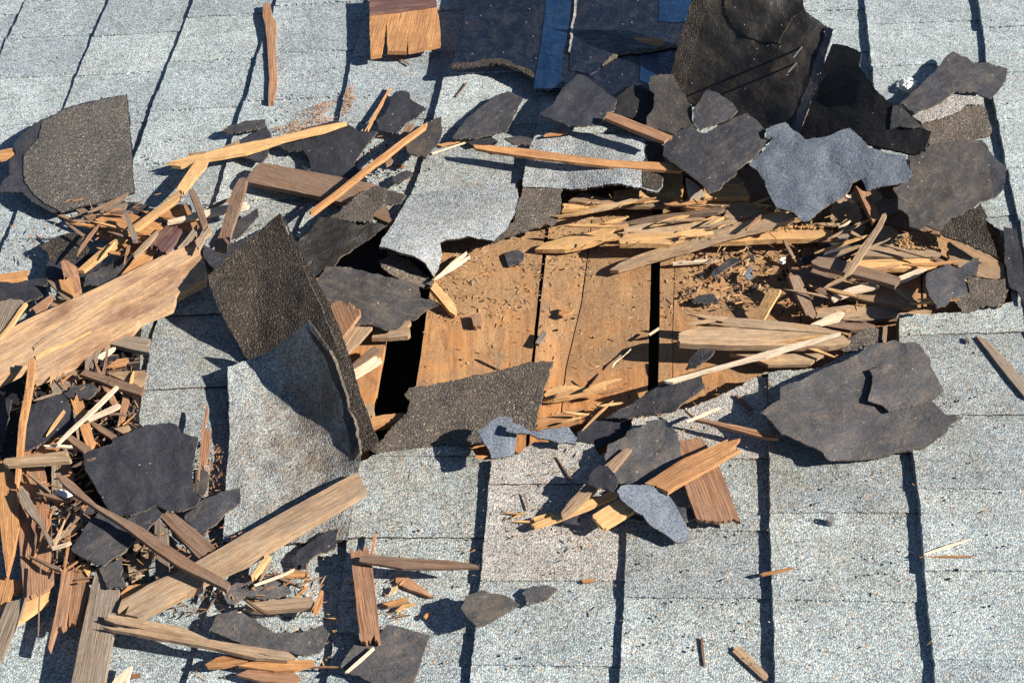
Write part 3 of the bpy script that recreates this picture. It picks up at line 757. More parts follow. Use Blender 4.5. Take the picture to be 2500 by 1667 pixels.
P('c3', FS, "navy felt scrap in the shaded gap below the dark pointed scrap", 'felt', "760,700 1080,690 1070,770 900,880 800,930 650,880 660,800", -.006)
P('c3', FS, "stubby black felt scrap bridging two sticks below the hole", 'felt', "745,1140 780,1090 830,1050 890,1060 940,1110 970,1170 940,1260 880,1230 810,1225 740,1190", .05)
P('c3', FS, "whale-shaped slate felt scrap below the pinkish split slat", 'feltg',
  "960,1250 990,1210 1060,1200 1200,1200 1300,1225 1370,1300 1430,1390 1480,1480 1510,1581 1500,1631 1420,1641 1360,1600 1280,1551 1200,1491 1160,1431 1090,1401 1010,1331", [(960, 1250, .05), (1500, 1620, .02)])
P('d3', FS, "small felt tail sticking out right of the whale-shaped scrap", 'feltm', "1400,200 1430,220 1530,230 1560,300 1480,340 1400,300", .018)
P('d3', FS, "small felt corner left of the whale-shaped scrap's belly", 'feltm', "1040,270 1170,290 1190,330 1060,315", .018)
P('d3', FS, "small felt wedge under the left end of the two crossed sticks", 'felt', "540,330 640,275 680,310 685,355 620,350", .016)
ar = P('c4', FS, "biggest grey felt scrap, pointed like an arrow, right below the hole", 'feltw',
  "175,655 260,590 330,550 330,460 480,400 690,300 850,240 930,200 1020,130 1200,95 1270,120 1370,110 1430,170 1480,240 1475,290 1580,480 1480,560 1600,670 1730,680 1620,740 1600,800 1510,870 1440,915 1330,940 1200,960 1080,1000 930,1010 830,1015 690,1000 640,940 480,870 330,800 250,710",
  [(175, 655, .05), (830, 1015, .022), (690, 1000, .034), (1730, 680, .018), (1200, 95, .03), (800, 600, .03)])
P('c4', FS, "second felt layer with a ragged left edge on top of the arrow-shaped scrap", 'feltw', "1010,322 1100,290 1250,262 1400,275 1475,288 1540,400 1580,480 1420,570 1300,610 1160,642 1100,590 1000,560 1020,480 1040,370", (ar, .0085))
P('c1', FS, "hand-sized dark felt scrap with a chalky line, left of the standing leaf's base", 'felt',
  "635,965 750,920 850,890 870,840 1000,800 1110,745 1290,725 1340,740 1390,800 1520,840 1500,930 1470,1080 1480,1250 1535,1300 1500,1360 1400,1400 1340,1400 1270,1390 1190,1360 1060,1410 1000,1440 870,1420 800,1350 770,1280 700,1160 650,1080", [(635, 965, .06), (1500, 900, .045), (1000, 1440, .05)])
P('d1', FS, "square slate felt scrap under the diagonal brown stick at the lower left", 'feltm', "540,540 620,430 680,330 740,270 800,240 900,310 1000,300 1100,245 1190,215 1245,268 1130,390 1030,480 960,560 870,600 800,665 740,655 650,610 560,565", [(540, 540, .05), (1240, 270, .045), (800, 665, .05)])
P('d1', FS, "small felt wedge above the square slate scrap", 'feltm', "550,230 640,205 720,230 750,260 680,268 620,265", .042)
P('d1', FS, "brown felt tab hanging below the square slate scrap", 'feltw', "750,670 870,640 930,590 940,700 920,750 970,830 820,835 790,770", .046)
P('d1', FS, "narrow slate felt scrap between the standing leaf tab and the long plank", 'feltm', "1410,290 1530,170 1680,110 1840,70 1840,190 1720,270 1660,350 1590,390 1560,450 1480,400", .026)
P('c1', FS, "dark felt scrap pinned under the upright orange stick", 'felt', "200,620 230,590 370,540 430,510 490,510 540,620 610,690 550,770 500,820 400,840 290,900 190,935 170,900", .05)
P('c1', FS, "dark felt scrap cut by the photo's left edge beside the upright stick", 'felt', "-40,480 0,500 90,550 60,700 10,930 -40,930", .036)
P('c1', FS, "oblong dark felt scrap at the top of the upright orange chip", 'feltm', "490,500 550,460 640,430 700,420 750,460 720,510 680,545 600,540 520,530", .05)
P('c1', FS, "navy felt scrap under the large plank's lower edge", 'felt', "560,320 600,240 640,215 720,270 760,340 720,410 640,400", .03)
P('c1', FS, "navy felt chip behind the two flat brown slats", 'felt', "760,260 830,190 930,200 900,250 820,330", .034)
P('c1', FS, "small standing felt chip among splinters left of the grey tab", 'feltm', "760,600 810,570 860,650 850,730 780,740", .03)
P('c1', FS, "crumpled brown felt scrap below the dark red splinter", 'feltb', "1480,1085 1560,1080 1610,1130 1580,1240 1540,1290 1480,1240", .024)
P('b1', FS, "long navy felt scrap above the large plank at the left edge", 'felt', "-60,900 0,900 130,910 250,885 360,868 355,990 280,1030 200,1060 100,1040 -60,1050", .036)
P('b1', FS, "black gritty shingle scrap with ridges at the left, upper end of the wood heap", 'grand', "300,630 430,560 580,520 620,560 680,650 640,700 500,760 380,740 370,690", .03)
P('b1', FS, "navy felt scrap crossed by the shadow of the leaning yellow stick", 'felt', "350,800 370,740 640,690 700,690 800,800 690,850 600,870 480,880 350,900", .026)
P('b1', FS, "dark grey felt strip along the upper edge of the large plank", 'feltm', "640,930 660,850 820,780 960,700 1010,700 1000,770 920,830 860,890 760,930", .034)
P('b1', FS, "dark grey felt strip behind the standing leaf's tip", 'feltm', "1740,590 1730,560 1780,460 1970,340 1980,400 1850,540", .028)
P('b1', FS, "navy sheet standing in for the shadow behind the splintered end of the large plank", 'felt', "1530,600 1640,660 1900,560 2080,470 1900,640 1660,840 1570,780", .016)  # piece added for a navy shadow, dark by its own colour
P('b1', FS, "navy felt corner below the square gritty shingle piece", 'felt', "940,290 1000,288 1140,320 1060,400 940,340", .018)
P('d2', FS, "brown diamond-shaped felt scrap on a seam below the middle tab", 'feltb', "1645,990 1680,900 1760,870 1830,850 1880,880 1980,890 2100,965 1980,1040 1830,1120 1770,1130 1690,1060", [(1645, 990, .045), (2100, 965, .02)])
P('d3', FS, "small leaf-like felt scrap right of the brown diamond-shaped one", 'feltw', "230,880 310,825 430,820 505,845 430,920 360,945 270,975 260,900", .018)
P('d2', FS, "large flat felt scrap with a white stick on it at the bottom edge", 'feltw', "1080,1120 1180,1140 1410,1200 1380,1280 1290,1568 1240,1640 1040,1600 870,1510 760,1490 725,1440 790,1330 850,1240 1010,1220", .022)
P('d2', FS, "curved felt scrap above the lowest long slat at the bottom", 'feltw', "-280,1170 -210,1040 -50,1000 20,1040 120,1120 230,1180 430,1180 590,1120 640,1180 600,1280 560,1330 440,1360 330,1330 0,1280 -130,1220", .024)
P('d2', FS, "brown felt scrap covered in splinters right of the long plank's lower end", 'feltw', "-180,880 -130,830 30,740 180,720 310,820 350,870 250,910 120,925 0,900 -60,940 -100,1000", .02)
P('d2', FS, "smooth charcoal felt scrap in the seam under the long plank", 'felt', "350,625 420,540 620,400 700,385 690,530 580,570 490,620 460,690 380,700", .016)
P('d2', FS, "small felt corner peeping out under the long plank's lower edge", 'felt', "90,600 190,530 225,550 200,580 140,620", .014)

# ------------------------------------------------------------------ wood at the top
blk = P('a2', SK, "clean orange shake with a dark painted band and two splits, near the top edge", 'wo',
  "945,-60 1455,-60 1470,100 1490,230 1490,340 1245,390 1240,290 1230,392 1085,390 1078,165 1065,270 1040,415 955,430 948,200", .034, .012, end=.8)
P('a2', "painted_band", None, 'wv', "947,-60 1453,-60 1463,55 1300,78 1150,100 1030,112 949,122", (blk, .0014), .0012, parent=blk, end=.6)
P('a2', SP, "upright knotty brown stick lying alone on the shingles at the top", 'wr', "130,30 185,20 205,130 230,160 235,200 225,330 240,600 232,680 210,780 170,780 180,600 165,330 150,200 130,120", 'rest', .012)
P('a2', SP, "thin orange splinter pointing up, left of the boot-shaped felt scrap", 'wo', "1105,660 1115,670 935,1000 910,1000 1000,840", [(1105, 660, .014), (920, 1000, .026)], .008)
P('a1', SP, "short orange stick poking in at the left edge beside the square gritty shingle", 'wo', "-60,1150 0,1152 90,1133 122,1150 118,1185 100,1192 0,1215 -60,1220", .035, .01)
P('a2', SL, "long yellow slat with a frayed left end, crossing two felt scraps", 'wy',
  "-600,1245 -430,1195 -300,1165 0,1095 260,1045 500,980 740,935 775,940 600,1000 300,1070 0,1170 -270,1215 -500,1272 -570,1265 -420,1225", [(-600, 1245, .032), (775, 940, .036)], .01)
P('a1', SP, "thin tine splintered off above the frayed end of the long yellow slat", 'wt', "1440,1172 1620,1155 1700,1130 1830,1070 1835,1085 1640,1178 1450,1185", .033, .005)
P('b1', SL, "upper half of a snapped yellow stick under the long yellow slat", 'wy', "1545,-80 1612,-70 1580,10 1410,215 1350,215 1362,170 1480,0", [(1580, -75, .028), (1370, 215, .05)], .01)
P('b1', SL, "lower half of a snapped yellow stick leaning across the orange shakes", 'wy', "1355,205 1380,225 1372,265 1040,505 640,815 590,812 700,715 1030,460 1260,290", [(1370, 220, .055), (600, 812, .045)], .011)
P('b2', WB, "smooth dark brown board with a black end, under the long thin stick", 'wb', "5,115 40,60 80,10 130,-10 420,45 720,100 1010,165 1120,440 1090,450 760,300 560,250 20,140", .03, .012, end=1.2)
P('b2', SP, "long thin orange stick lying steeply over the brown board", 'wo', "1390,-320 1377,-280 1200,-150 1060,-35 990,10 700,245 500,388 485,360 700,200 960,-10 1200,-190", [(1390, -320, .055), (490, 375, .05)], .01)
P('a2', SP, "short brown slat under the upper part of the long thin orange stick", 'wb', "1285,935 1292,970 1200,1110 1110,1252 1070,1250 1180,1040 1230,950", .026, .006)
P('a2', SP, "thin orange splinter left of the long orange slat's tip", 'wo', "1460,1110 1670,1065 1695,1070 1500,1118", 'rest', .004)
P('a2', SP, "hair-thin pale straw beside the thin orange splinter", 'wp', "1420,1172 1780,1050 1788,1058 1430,1178", 'rest', .003)
P('a2', SP, "tiny red splinter below the brown-backed felt scrap", 'wr', "1120,1262 1220,1268 1200,1285 1130,1282", 'rest', .004)
P('a2', SP, "thin brown splinter just below the clean orange shake", 'wb', "1125,415 1260,488 1252,497 1135,432", 'rest', .003)
P('a2', SP, "thin brown needle right of the boot-shaped felt scrap", 'wb', "1690,628 1696,634 1610,742 1602,738", 'rest', .003)
P('a3', SL, "long orange slat lying across the square grey shingle end", 'wo',
  "-140,1108 0,1113 280,1140 600,1185 900,1225 1330,1245 1440,1260 1475,1285 1440,1310 1260,1300 900,1275 640,1245 280,1200 0,1160 -125,1136", [(-140, 1110, .044), (1475, 1285, .036)], .008)
P('a3', SL, "brown-orange slat leaning from the navy felt scrap to the charcoal scrap", 'wr', "885,858 950,870 1180,960 1385,1040 1322,1082 1100,1000 960,940 870,905", [(885, 870, .068), (1370, 1060, .07)], .01, end=1)
P('a3', CH, "bright orange chip lying on the blue film side of the navy sheet", 'wo', "1100,288 1170,283 1325,300 1320,330 1290,346 1130,316", .047, .004)
P('a3', CH, "thin pale orange chip at the top edge of the square grey shingle end", 'wo', "395,1040 420,1022 590,995 580,1015 510,1035 400,1045", .028, .003)
P('b1', SK, "broad orange shake at the upper left of the wood heap", 'wo', "730,430 810,380 900,335 1060,400 1260,470 1170,560 1060,600 960,540 890,500", .04, .012)
P('b1', SL, "split orange slat below the broad orange shake's front edge", 'wo', "700,450 740,458 900,530 1090,610 1030,690 920,610 730,512", .028, .012)
P('b1', SK, "fan-shaped orange shake right of the snapped yellow stick", 'wo', "1230,410 1280,350 1340,310 1430,315 1480,400 1520,470 1500,550 1380,480", .036, .008)
P('b1', SK, "purple-brown painted shake lying in the middle of the left wood heap", 'wv', "1140,610 1210,530 1280,465 1390,500 1340,600 1270,680 1220,660", .056, .01)
P('b1', SL, "short grey-brown stick lying over the broad orange shake", 'wg', "945,380 975,370 1060,570 1010,580", .066, .012, end=1)
P('b1', SL, "brown stick standing over the fan-shaped orange shake", 'wb', "1445,200 1490,190 1545,320 1590,450 1550,490", .066, .014, end=1)
P('b1', SL, "pale cream stick passing under two brown sticks", 'wp', "1280,430 1500,378 1700,320 1890,288 1885,335 1700,372 1500,412 1280,452", .05, .009)
P('b1', SL, "tall brown slat leaning behind the standing leaf", 'wb', "1830,112 1860,105 1890,120 1870,210 1800,430 1730,660 1640,650 1700,480 1780,200", [(1850, 110, .085), (1690, 650, .055)], .012, end=1.2)
P('b1', CH, "orange triangular sliver on the plank's upper edge", 'wo', "912,868 1010,750 1100,628 1200,680 1140,740 1060,800", .04, .006)
P('b1', SP, "thin tan sliver standing beside the purple-brown shake", 'wt', "1020,690 1100,600 1200,508 1212,525 1120,640 1030,722", .06, .006)
P('b1', SL, "grey splintered tongue at the upper end of the large plank", 'wg', "1360,640 1430,560 1500,470 1512,500 1470,592", .056, .006)
P('b1', SL, "brown splintered tongue standing off the large plank's upper corner", 'wt', "1490,590 1560,520 1620,462 1618,520 1570,560 1522,665", .062, .008, end=4)
P('b1', CH, "grey weathered chip under the lower edge of the square gritty shingle", 'wg', "755,310 850,285 965,260 962,340 860,375 760,392", .022, .005)
P('b1', SP, "dark brown slat end left of the broad orange shake", 'wb', "580,350 640,338 740,400 690,442", .03, .008)
P('b1', SP, "thin red-brown splinter left of the dark slat end", 'wr', "440,393 480,388 700,465 690,492", .024, .006)
P('b1', CH, "standing brown block beside the navy scrap above the large plank", 'wr', "465,750 510,738 590,790 620,960 570,1000 540,880 490,870", .05, .012)
P('b1', CH, "bright orange chip leaning on the standing brown block", 'wo', "450,890 550,870 568,980 560,1012 470,960", .058, .008)
P('b1', SP, "dark striped splinter left of the bright orange chip", 'wb', "358,888 392,893 470,950 545,1022 500,1042", .052, .007)
P('b1', CH, "brown chip between navy felt and plank at the left", 'wr', "240,1105 390,998 412,1020 350,1100 270,1132", .044, .006)
P('b1', CH, "small orange chip poking out above the large plank", 'wo', "420,1010 500,1050 420,1092", .04, .005)
P('b1', CH, "fan of orange wood at the left edge above the navy felt", 'wo', "-40,850 210,812 205,850 180,890 100,912 -40,895", .024, .006)
P('b1', WB, "grey-brown board with a yellow edge above the large plank at the left edge", 'wg', "-60,1060 0,1050 100,1035 200,1065 130,1165 50,1275 0,1330 -60,1340", .06, .01)
P('b1', SP, "bright yellow edge strip along the grey-brown board at the left", 'wy', "185,1062 208,1066 60,1280 0,1340 0,1310 50,1250", .064, .008)
P('b1', CH, "tiny pale chip on bare shingle right of the leaning yellow stick", 'wp', "770,770 810,745 815,765 785,790", 'rest', .005)

plank = P('c1', "plank", "widest wooden plank, orange-tan with a split face, across the left side", 'wk',
  "-60,110 40,26 200,-60 560,-224 750,-310 880,-374 1180,-520 1480,-664 1522,-594 1575,-474 1575,-374 1450,-310 1350,-254 1320,-174 1180,-114 1070,-64 1020,-4 830,96 640,220 400,335 265,390 258,330 255,250 160,310 0,392 -60,425",
  [(0, 200, .062), (1500, -500, .046), (900, -100, .052)], .018, curl=.001, end=1.6)
P('c1', "raised_sliver", None, 'wy', "270,215 350,160 560,90 690,20 700,30 500,130 330,205 275,240", (plank, .002), .003, parent=plank)
P('c1', "raised_sliver", None, 'wt', "250,150 330,80 430,20 520,-10 525,0 420,50 330,110 262,170", (plank, .002), .003, parent=plank)

# ------------------------------------------------------------------ old shakes inside the hole
P('e4', WB, "yellow board end under the ragged lip of the square grey shingle", 'wy', "300,230 560,190 1050,-60 1360,-60 1366,150 1352,332 900,338 575,335 300,320", -.004, .012, end=.8)
P('e4', WB, "yellow board under the charcoal felt scrap at the top of the hole", 'wy', "1690,150 1980,100 2200,110 2300,150 2392,312 2195,332 1690,332", .006, .012, end=1)
P('e4', CH, "tan board corner under the big blue-grey felt scrap", 'wt', "1990,105 2100,60 2195,10 2305,85 2195,132", .018, .008)
P('b3', WB, "long brown cracked board along the top of the hole", 'wt', "590,285 640,250 690,222 740,228 870,262 1000,270 1370,268 1372,325 1150,325 960,320 760,300", -.006, .01)
P('b3', WB, "bright yellow board edge below the long brown cracked board", 'wy', "540,350 552,320 572,298 760,300 960,306 972,322 760,335", -.014, .012)
P('b3', SL, "torn yellow slat with a splintered top in the upper right of the hole", 'wy', "1450,335 1500,320 1640,265 1900,262 1960,300 1900,310 1700,320 1560,345", -.006, .008, end=4)
P('e4', SK, "dark grey grooved shake leaning into the hole below the charcoal scrap", 'wg', "1420,20 1480,60 1650,200 1702,260 1690,330 1640,390 1560,420 1490,430 1440,200", [(1420, 20, .035), (1500, 430, .012)], .01, end=4)
P('e4', SP, "dark brown bent twig arching over the top of the deck", 'wb', "310,752 500,700 700,648 1000,590 1300,560 1650,515 1990,470 2010,500 1900,548 1650,580 1400,620 1100,682 640,742 540,742", [(310, 750, -.012), (2000, 490, .022)], .01)
P('b3', SL, "bright yellow pointed stick lying over the gap between two deck boards", 'wy', "330,655 400,605 550,565 700,530 850,495 950,470 1040,457 1052,470 950,500 890,532 1010,540 860,585 700,630 560,655", [(330, 655, -.024), (1040, 460, -.004)], .012)
P('e4', WB, "upper tan shake of the layered stack above the wide deck gap", 'wt', "490,785 620,755 850,715 1080,690 1210,672 1212,715 1500,703 1760,700 2180,715 2100,800 1900,830 1480,832 1150,850 850,870 620,868 520,860 450,882", -.001, .012)
P('e4', WB, "lower tan shake with a bright torn edge above the wide deck gap", 'wy', "390,990 420,945 500,890 640,872 860,870 1150,850 1400,850 1700,832 1700,880 1600,930 1400,990 1160,1048 900,1032 640,1032 400,1035", [(400, 1000, .010), (1700, 850, .004)], .014)
P('e5', WB, "long bright yellow shake in the middle right of the hole", 'wy', "-560,960 -300,935 0,905 210,855 620,862 640,800 1280,808 1440,832 1470,925 1250,945 980,962 500,970 0,995 -400,1010", -.002, .014)
P('b3', SL, "long grey-yellow stick lying diagonally over the deck gap, with a forked tip", 'wt',
  "905,812 980,760 1100,705 1230,662 1500,585 1700,510 1940,450 2062,400 2045,440 2201,375 2285,378 2321,412 2250,440 2050,502 1800,560 1560,640 1200,740 970,812", [(915, 805, -.016), (2300, 400, .036)], .012)
P('e5', SP, "brown sliver sprung off the forked tip of the diagonal stick", 'wr', "125,800 200,730 340,600 372,590 360,640 240,730 150,810", .036, .006)
P('e5', WB, "pale grey-tan block in shade under the big blue-grey felt scrap", 'wt', "-180,440 0,415 280,430 380,510 580,575 420,622 200,635 0,642 -175,640", .008, .012)
P('e5', SL, "yellow slat below the pale grey-tan block", 'wy', "-780,605 -500,596 -180,630 0,644 280,632 292,672 0,680 -400,676 -740,672", .0, .01)
P('b4', WB, "grey-yellow shake above the brown leaning slat, right part of the hole", 'wt', "722,310 830,240 900,232 930,340 942,400 930,425 722,430 724,380", .004, .012)
P('b4', WB, "tan shake end behind the brown leaning slat", 'wt', "800,270 900,205 960,212 1070,195 1112,245 1080,272 950,280", .0, .01)
P('b4', WB, "shadowed grey shake right of the brown leaning slat", 'wg', "1000,280 1090,265 1240,270 1240,345 1100,400 1060,420", -.006, .01)
P('b4', WB, "tan board with worn grey stripes under the ragged scrap at the right lip", 'wt', "1612,600 1760,598 1880,660 1962,720 2050,775 2062,872 1960,882 1840,862 1700,792 1615,742", .0, .012, end=3)
P('b4', WB, "orange-tan board end at the right lip below the worn grey-striped board", 'wt', "1560,800 1700,790 1850,870 2060,880 2060,900 1850,960 1600,930", -.01, .01, end=3)
P('b4', WB, "brown board in shade under the wide brown-grey scrap", 'wb', "1080,150 1240,180 1320,420 1460,480 1560,540 1380,520 1190,470 1080,430", -.012, .01)
P('b4', WB, "brown slab added in place of shadow between charcoal and blue-grey scraps", 'wb', "-60,30 60,-20 240,160 320,330 460,400 300,380 120,300 -60,270", -.004, .01)  # added slab hides bare deck where only dark shadow belongs
P('b4', WB, "dusty brown slab in shade between the notched slat and the left white sliver", 'wb', "420,790 640,800 850,860 900,900 720,930 640,1010 480,860 425,830", -.012, .01)
P('b4', WB, "dim brown slab behind the short brown leaning slat", 'wb', "470,860 690,880 740,1010 620,1080 600,1110 520,990", -.020, .01)
P('b4', SL, "brown leaning slat with a lit edge below the blue-grey scrap's notch", 'wr', "905,165 962,210 1020,215 1085,400 1040,452 1008,380 960,280", [(905, 165, .045), (1040, 450, .03)], .012, end=1)
P('b4', SP, "pale splinter beside the top of the brown leaning slat", 'wp', "805,232 835,228 895,285 880,292", .02, .005)
P('b4', SP, "thin pale splinter below the grey-yellow shake", 'wp', "775,485 870,428 880,435 800,485", .014, .004)
P('b4', SP, "slender tan stick lying steeply over the brown notched slat", 'wt', "1110,385 1146,390 1112,470 1030,600 940,740 880,826 818,856 860,770 940,640 1060,480", [(1128, 388, .055), (830, 850, .045)], .01)
P('b4', WB, "ash-grey shake slab with a nail hole, right of the slender stick's shadow", 'wg', "770,500 790,480 980,468 960,520 935,565 850,560 750,575", -.004, .01)
P('b4', WB, "wide tan shake slab covered in sawdust, upper right in the hole", 'wt', "1080,468 1190,478 1240,540 1380,515 1500,540 1550,650 1565,690 1500,712 1250,718 960,702 900,690 940,640 1040,560", -.002, .012)
P('b4', WB, "narrow yellow shake below the sawdust-covered slab", 'wy', "850,742 1100,732 1460,724 1475,745 1545,762 1450,792 1270,800 1100,806 960,790", -.006, .012)
P('b4', SL, "brown notched slat with a cut left end, lying in the right of the hole", 'wb', "565,747 620,710 760,725 1000,795 1252,870 1245,902 1210,932 1060,890 900,850 640,790 580,767", .026, .012, end=.8)
P('b4', SP, "left white weathered sliver below the brown notched slat", 'wp', "720,1022 760,990 850,950 960,920 1040,917 1086,945 900,990 740,1050 725,1042", .012, .006, end=1)
P('b4', SP, "right white weathered sliver at the end of the brown notched slat", 'wp', "1238,862 1330,825 1420,793 1452,800 1400,842 1300,890 1240,906", .016, .006, end=3)
P('b4', WB, "wide tan shake slab with a bright lower edge under the white slivers", 'wt', "690,885 850,900 1100,935 1250,940 1342,1000 1372,1085 1330,1090 1150,1072 1000,1050 850,1012 700,930", [(700, 900, -.012), (1340, 1040, .004)], .014)
P('b4', WB, "splintered tan shake at the lower right corner of the hole", 'wt', "600,1180 620,1112 850,1080 1000,1090 1180,1088 1490,1122 1380,1162 1250,1180 940,1192 700,1202", -.012, .01, end=4)
P('b4', SP, "cream splinter pointing up right above the long lower slab", 'wp', "558,1228 640,1190 700,1160 790,1128 822,1140 780,1200 640,1232", .008, .006, end=4)
P('b4', SL, "reddish shake strip right of the cream splinter", 'wb', "680,1240 700,1215 850,1203 950,1202 1050,1232 1040,1262 870,1272", -.004, .01)
P('b4', SL, "short yellow-orange slat leaning on the dusty deck", 'wy', "245,950 330,960 320,992 260,1090 200,1196 104,1190 180,1065", [(290, 955, .012), (150, 1190, -.022)], .01, end=.8)
P('b4', SL, "short brown slat leaning in shade right of the yellow-orange slat", 'wb', "390,852 480,860 545,1000 602,1150 592,1172 530,1160 455,1005", [(430, 855, .012), (565, 1165, -.012)], .012)
P('b3', WB, "upper long tan slab across the lower right of the hole", 'wt', "1565,1205 1620,1158 1800,1170 2000,1188 2195,1205 2441,1235 2671,1282 2620,1300 2300,1275 2000,1255 1780,1240", .014, .012, end=4)
P('b3', WB, "thicker yellow-edged slab just below the upper long tan slab", 'wt', "1440,1315 1450,1288 1590,1245 1800,1250 2195,1280 2400,1290 2700,1312 2745,1370 2590,1395 2195,1392 1800,1390 1445,1372", [(1440, 1320, .024), (2700, 1340, .010)], .016)
P('b4', WB, "dark striped board end at the bottom right lip of the hole", 'wt', "-60,1402 250,1400 705,1402 640,1470 560,1532 240,1537 100,1480 -60,1450", -.008, .01)
P('c3', SP, "long white weathered stick lying over the lower right of the hole", 'wp', "1320,405 1440,370 1560,338 1730,290 1900,245 2080,185 2361,108 2671,30 2676,40 2371,135 2100,225 1981,250 1800,295 1600,350 1391,416 1340,412", [(1320, 405, .035), (2676, 35, .05)], .007)
P('b3', SP, "cream stick lying on the dusty deck right of the wide gap", 'wp', "1382,752 1500,735 1620,728 1740,735 1640,752 1390,768", -.022, .006)
P('b2', SK, "comb-ended reddish shake beside the standing leaf's right edge", 'wr', "650,1090 710,1045 740,1050 760,1080 800,1060 815,1090 870,1110 872,1152 800,1250 740,1322 690,1200", [(870, 1110, .03), (700, 1200, .02)], .01, end=4)
P('b2', SK, "tan shake below the comb-ended reddish shake", 'wt', "735,1325 800,1245 970,1248 880,1350 780,1442", .01, .01)
P('b2', WB, "tan board end under the rust-streaked felt scrap", 'wt', "965,1330 985,1270 1110,1240 1255,1195 1240,1318 1100,1328", -.014, .012)
P('c2', SL, "brown slat lying on the left deck board beside the black gap", 'wb', "780,305 870,230 960,152 1000,140 1032,172 920,245 800,320", -.012, .008)
P('c2', SL, "pale whitish slat just below the brown slat beside the black gap", 'wp', "815,310 900,252 972,204 1042,255 930,325 832,386", -.016, .008, end=3)
P('c2', CH, "small tan block at the lower end of the black gap", 'wt', "905,592 970,575 988,655 930,682", -.022, .01)
P('c2', SL, "orange slat across the bottom of the black gap", 'wo', "938,692 1050,665 1218,650 1180,700 1100,742 970,772", -.018, .012)
P('c2', SP, "short pale stick standing against the left deck board", 'wt', "1915,325 1925,240 1932,190 1950,180 1962,205 1942,328", [(1930, 325, -.034), (1945, 185, -.008)], .004)
P('c3', SL, "yellow splintered slat at the lower deck edge beside the sagging shingle", 'wy', "395,545 412,480 520,445 640,440 700,460 878,430 870,455 720,495 600,525 480,545", -.018, .012, end=4)
P('c3', SL, "orange splintered slat below the yellow splintered one", 'wo', "330,780 345,705 500,660 700,605 712,625 600,690 740,715 600,765 480,790", -.022, .012, end=4)
P('c3', SP, "short stick at the bottom end of the wide deck gap", 'wt', "1165,520 1180,495 1265,450 1275,460 1200,515", .0, .005)
P('c3', SP, "thin white stick crossing the lower right deck board", 'wp', "925,300 935,270 1010,215 1065,158 1070,165 960,255", -.024, .003)
P('c3', SP, "thin white splinter standing across the wide deck gap", 'wp', "1198,52 1205,45 1280,-5 1285,5 1215,55", -.012, .004)
P('c3', SP, "dark sliver standing on the deck above the lower felt", 'wb', "710,455 745,405 815,345 820,355 770,420 722,462", [(715, 458, -.03), (818, 348, -.006)], .004)
P('b3', CH, "small curled orange chip at the knot in the middle deck board", 'wo', "512,1150 525,1102 580,1088 582,1130 640,1105 600,1150 548,1166", -.024, .005)
P('b2', SL, "yellow-orange stick hanging out below the curled tip of the pale flap", 'wy', "1420,960 1440,890 1520,980 1600,1070 1618,1130 1605,1160 1560,1130 1480,1030", [(1430, 900, -.004), (1610, 1150, -.026)], .012, end=1.5)
P('b2', SP, "forked cream sliver beside the curled tip of the pale flap", 'wp', "1445,880 1560,770 1690,670 1695,685 1600,768 1715,700 1718,712 1590,803 1470,872", [(1445, 880, .0), (1700, 690, -.018)], .005)
P('b2', CH, "small reddish brown block lying on the left deck board", 'wr', "1722,1150 1795,1145 1815,1200 1800,1235 1745,1240", -.024, .01, end=1)
P('b3', CH, "short grey stub lying beside the thin deck gap", 'wg', "335,1370 390,1275 420,1285 415,1310 365,1380", -.022, .008)
P('e5', "pebble", "small white chip beside a thin leaning splinter on the dusty deck", 'white', "650,1275 690,1245 740,1240 745,1280 700,1300 660,1295", -.02, .008, curl=0, rag=.5)
P('b4', SP, "thin dark splinter leaning over the small white chip", 'wb', "355,580 375,600 410,650 460,750 450,755 400,680 365,615", [(360, 585, .0), (455, 750, -.02)], .006)

# ------------------------------------------------------------------ below the hole
P('c3', SL, "square-cut brown stick running under the stubby black felt scrap", 'wm', "1030,915 1075,925 930,1100 800,1235 640,1380 545,1450 533,1412 600,1320 720,1200 870,1050", .034, .012, end=1)
P('c3', SL, "frayed tan stick crossing the square-cut brown stick's lower end", 'wy', "940,1262 955,1285 800,1355 560,1450 330,1530 318,1500 350,1480 540,1420 700,1330 900,1260", .024, .009)
P('c3', CH, "thin cream chip left of the frayed tan stick", 'wy', "302,1462 330,1446 470,1410 482,1428 330,1482", .018, .006)
P('c3', SK, "short bright yellow shake with a saw-toothed end", 'wy', "775,1430 870,1372 970,1315 1020,1340 1090,1405 980,1470 880,1532 858,1530 800,1480", .03, .01, end=2.2)
P('c3', SL, "pinkish orange split slat with a frayed right end on the tan-dusted scrap", 'wo', "1170,1190 1340,1082 1450,1010 1640,925 1810,850 1780,880 1905,845 1830,930 1912,930 1700,1050 1520,1150 1350,1252 1240,1205", .044, .012, end=3.5)
P('c3', SK, "brown weathered shake lying steeply under the pinkish split slat", 'wr', "1440,855 1520,845 1600,840 1640,880 1660,920 1740,1060 1800,1200 1850,1340 1902,1475 1860,1465 1780,1482 1600,1475 1570,1460 1470,1180 1450,1000", .026, .009, end=2.5)
P('c3', SP, "slim brown stick between the white splinter and the arrow-shaped scrap", 'wr', "1480,622 1560,685 1620,695 1900,750 2195,815 2198,845 2100,842 1860,780 1650,722 1570,705", .032, .008)
P('c3', SP, "bright white splinter above the slim brown stick", 'wp', "1485,715 1600,662 1740,605 1757,612 1620,675 1500,721", .036, .004)
P('c3', SP, "short brown stick in the dusty seam left of the arrow-shaped scrap", 'wb', "1865,512 1882,505 1950,565 2005,618 1980,626 1920,575", 'rest', .006)
P('c3', SP, "hair-thin brown twig on the tab below the blue-grey scraps", 'wb', "490,988 500,985 570,1085 640,1192 632,1197 560,1095", 'rest', .003)
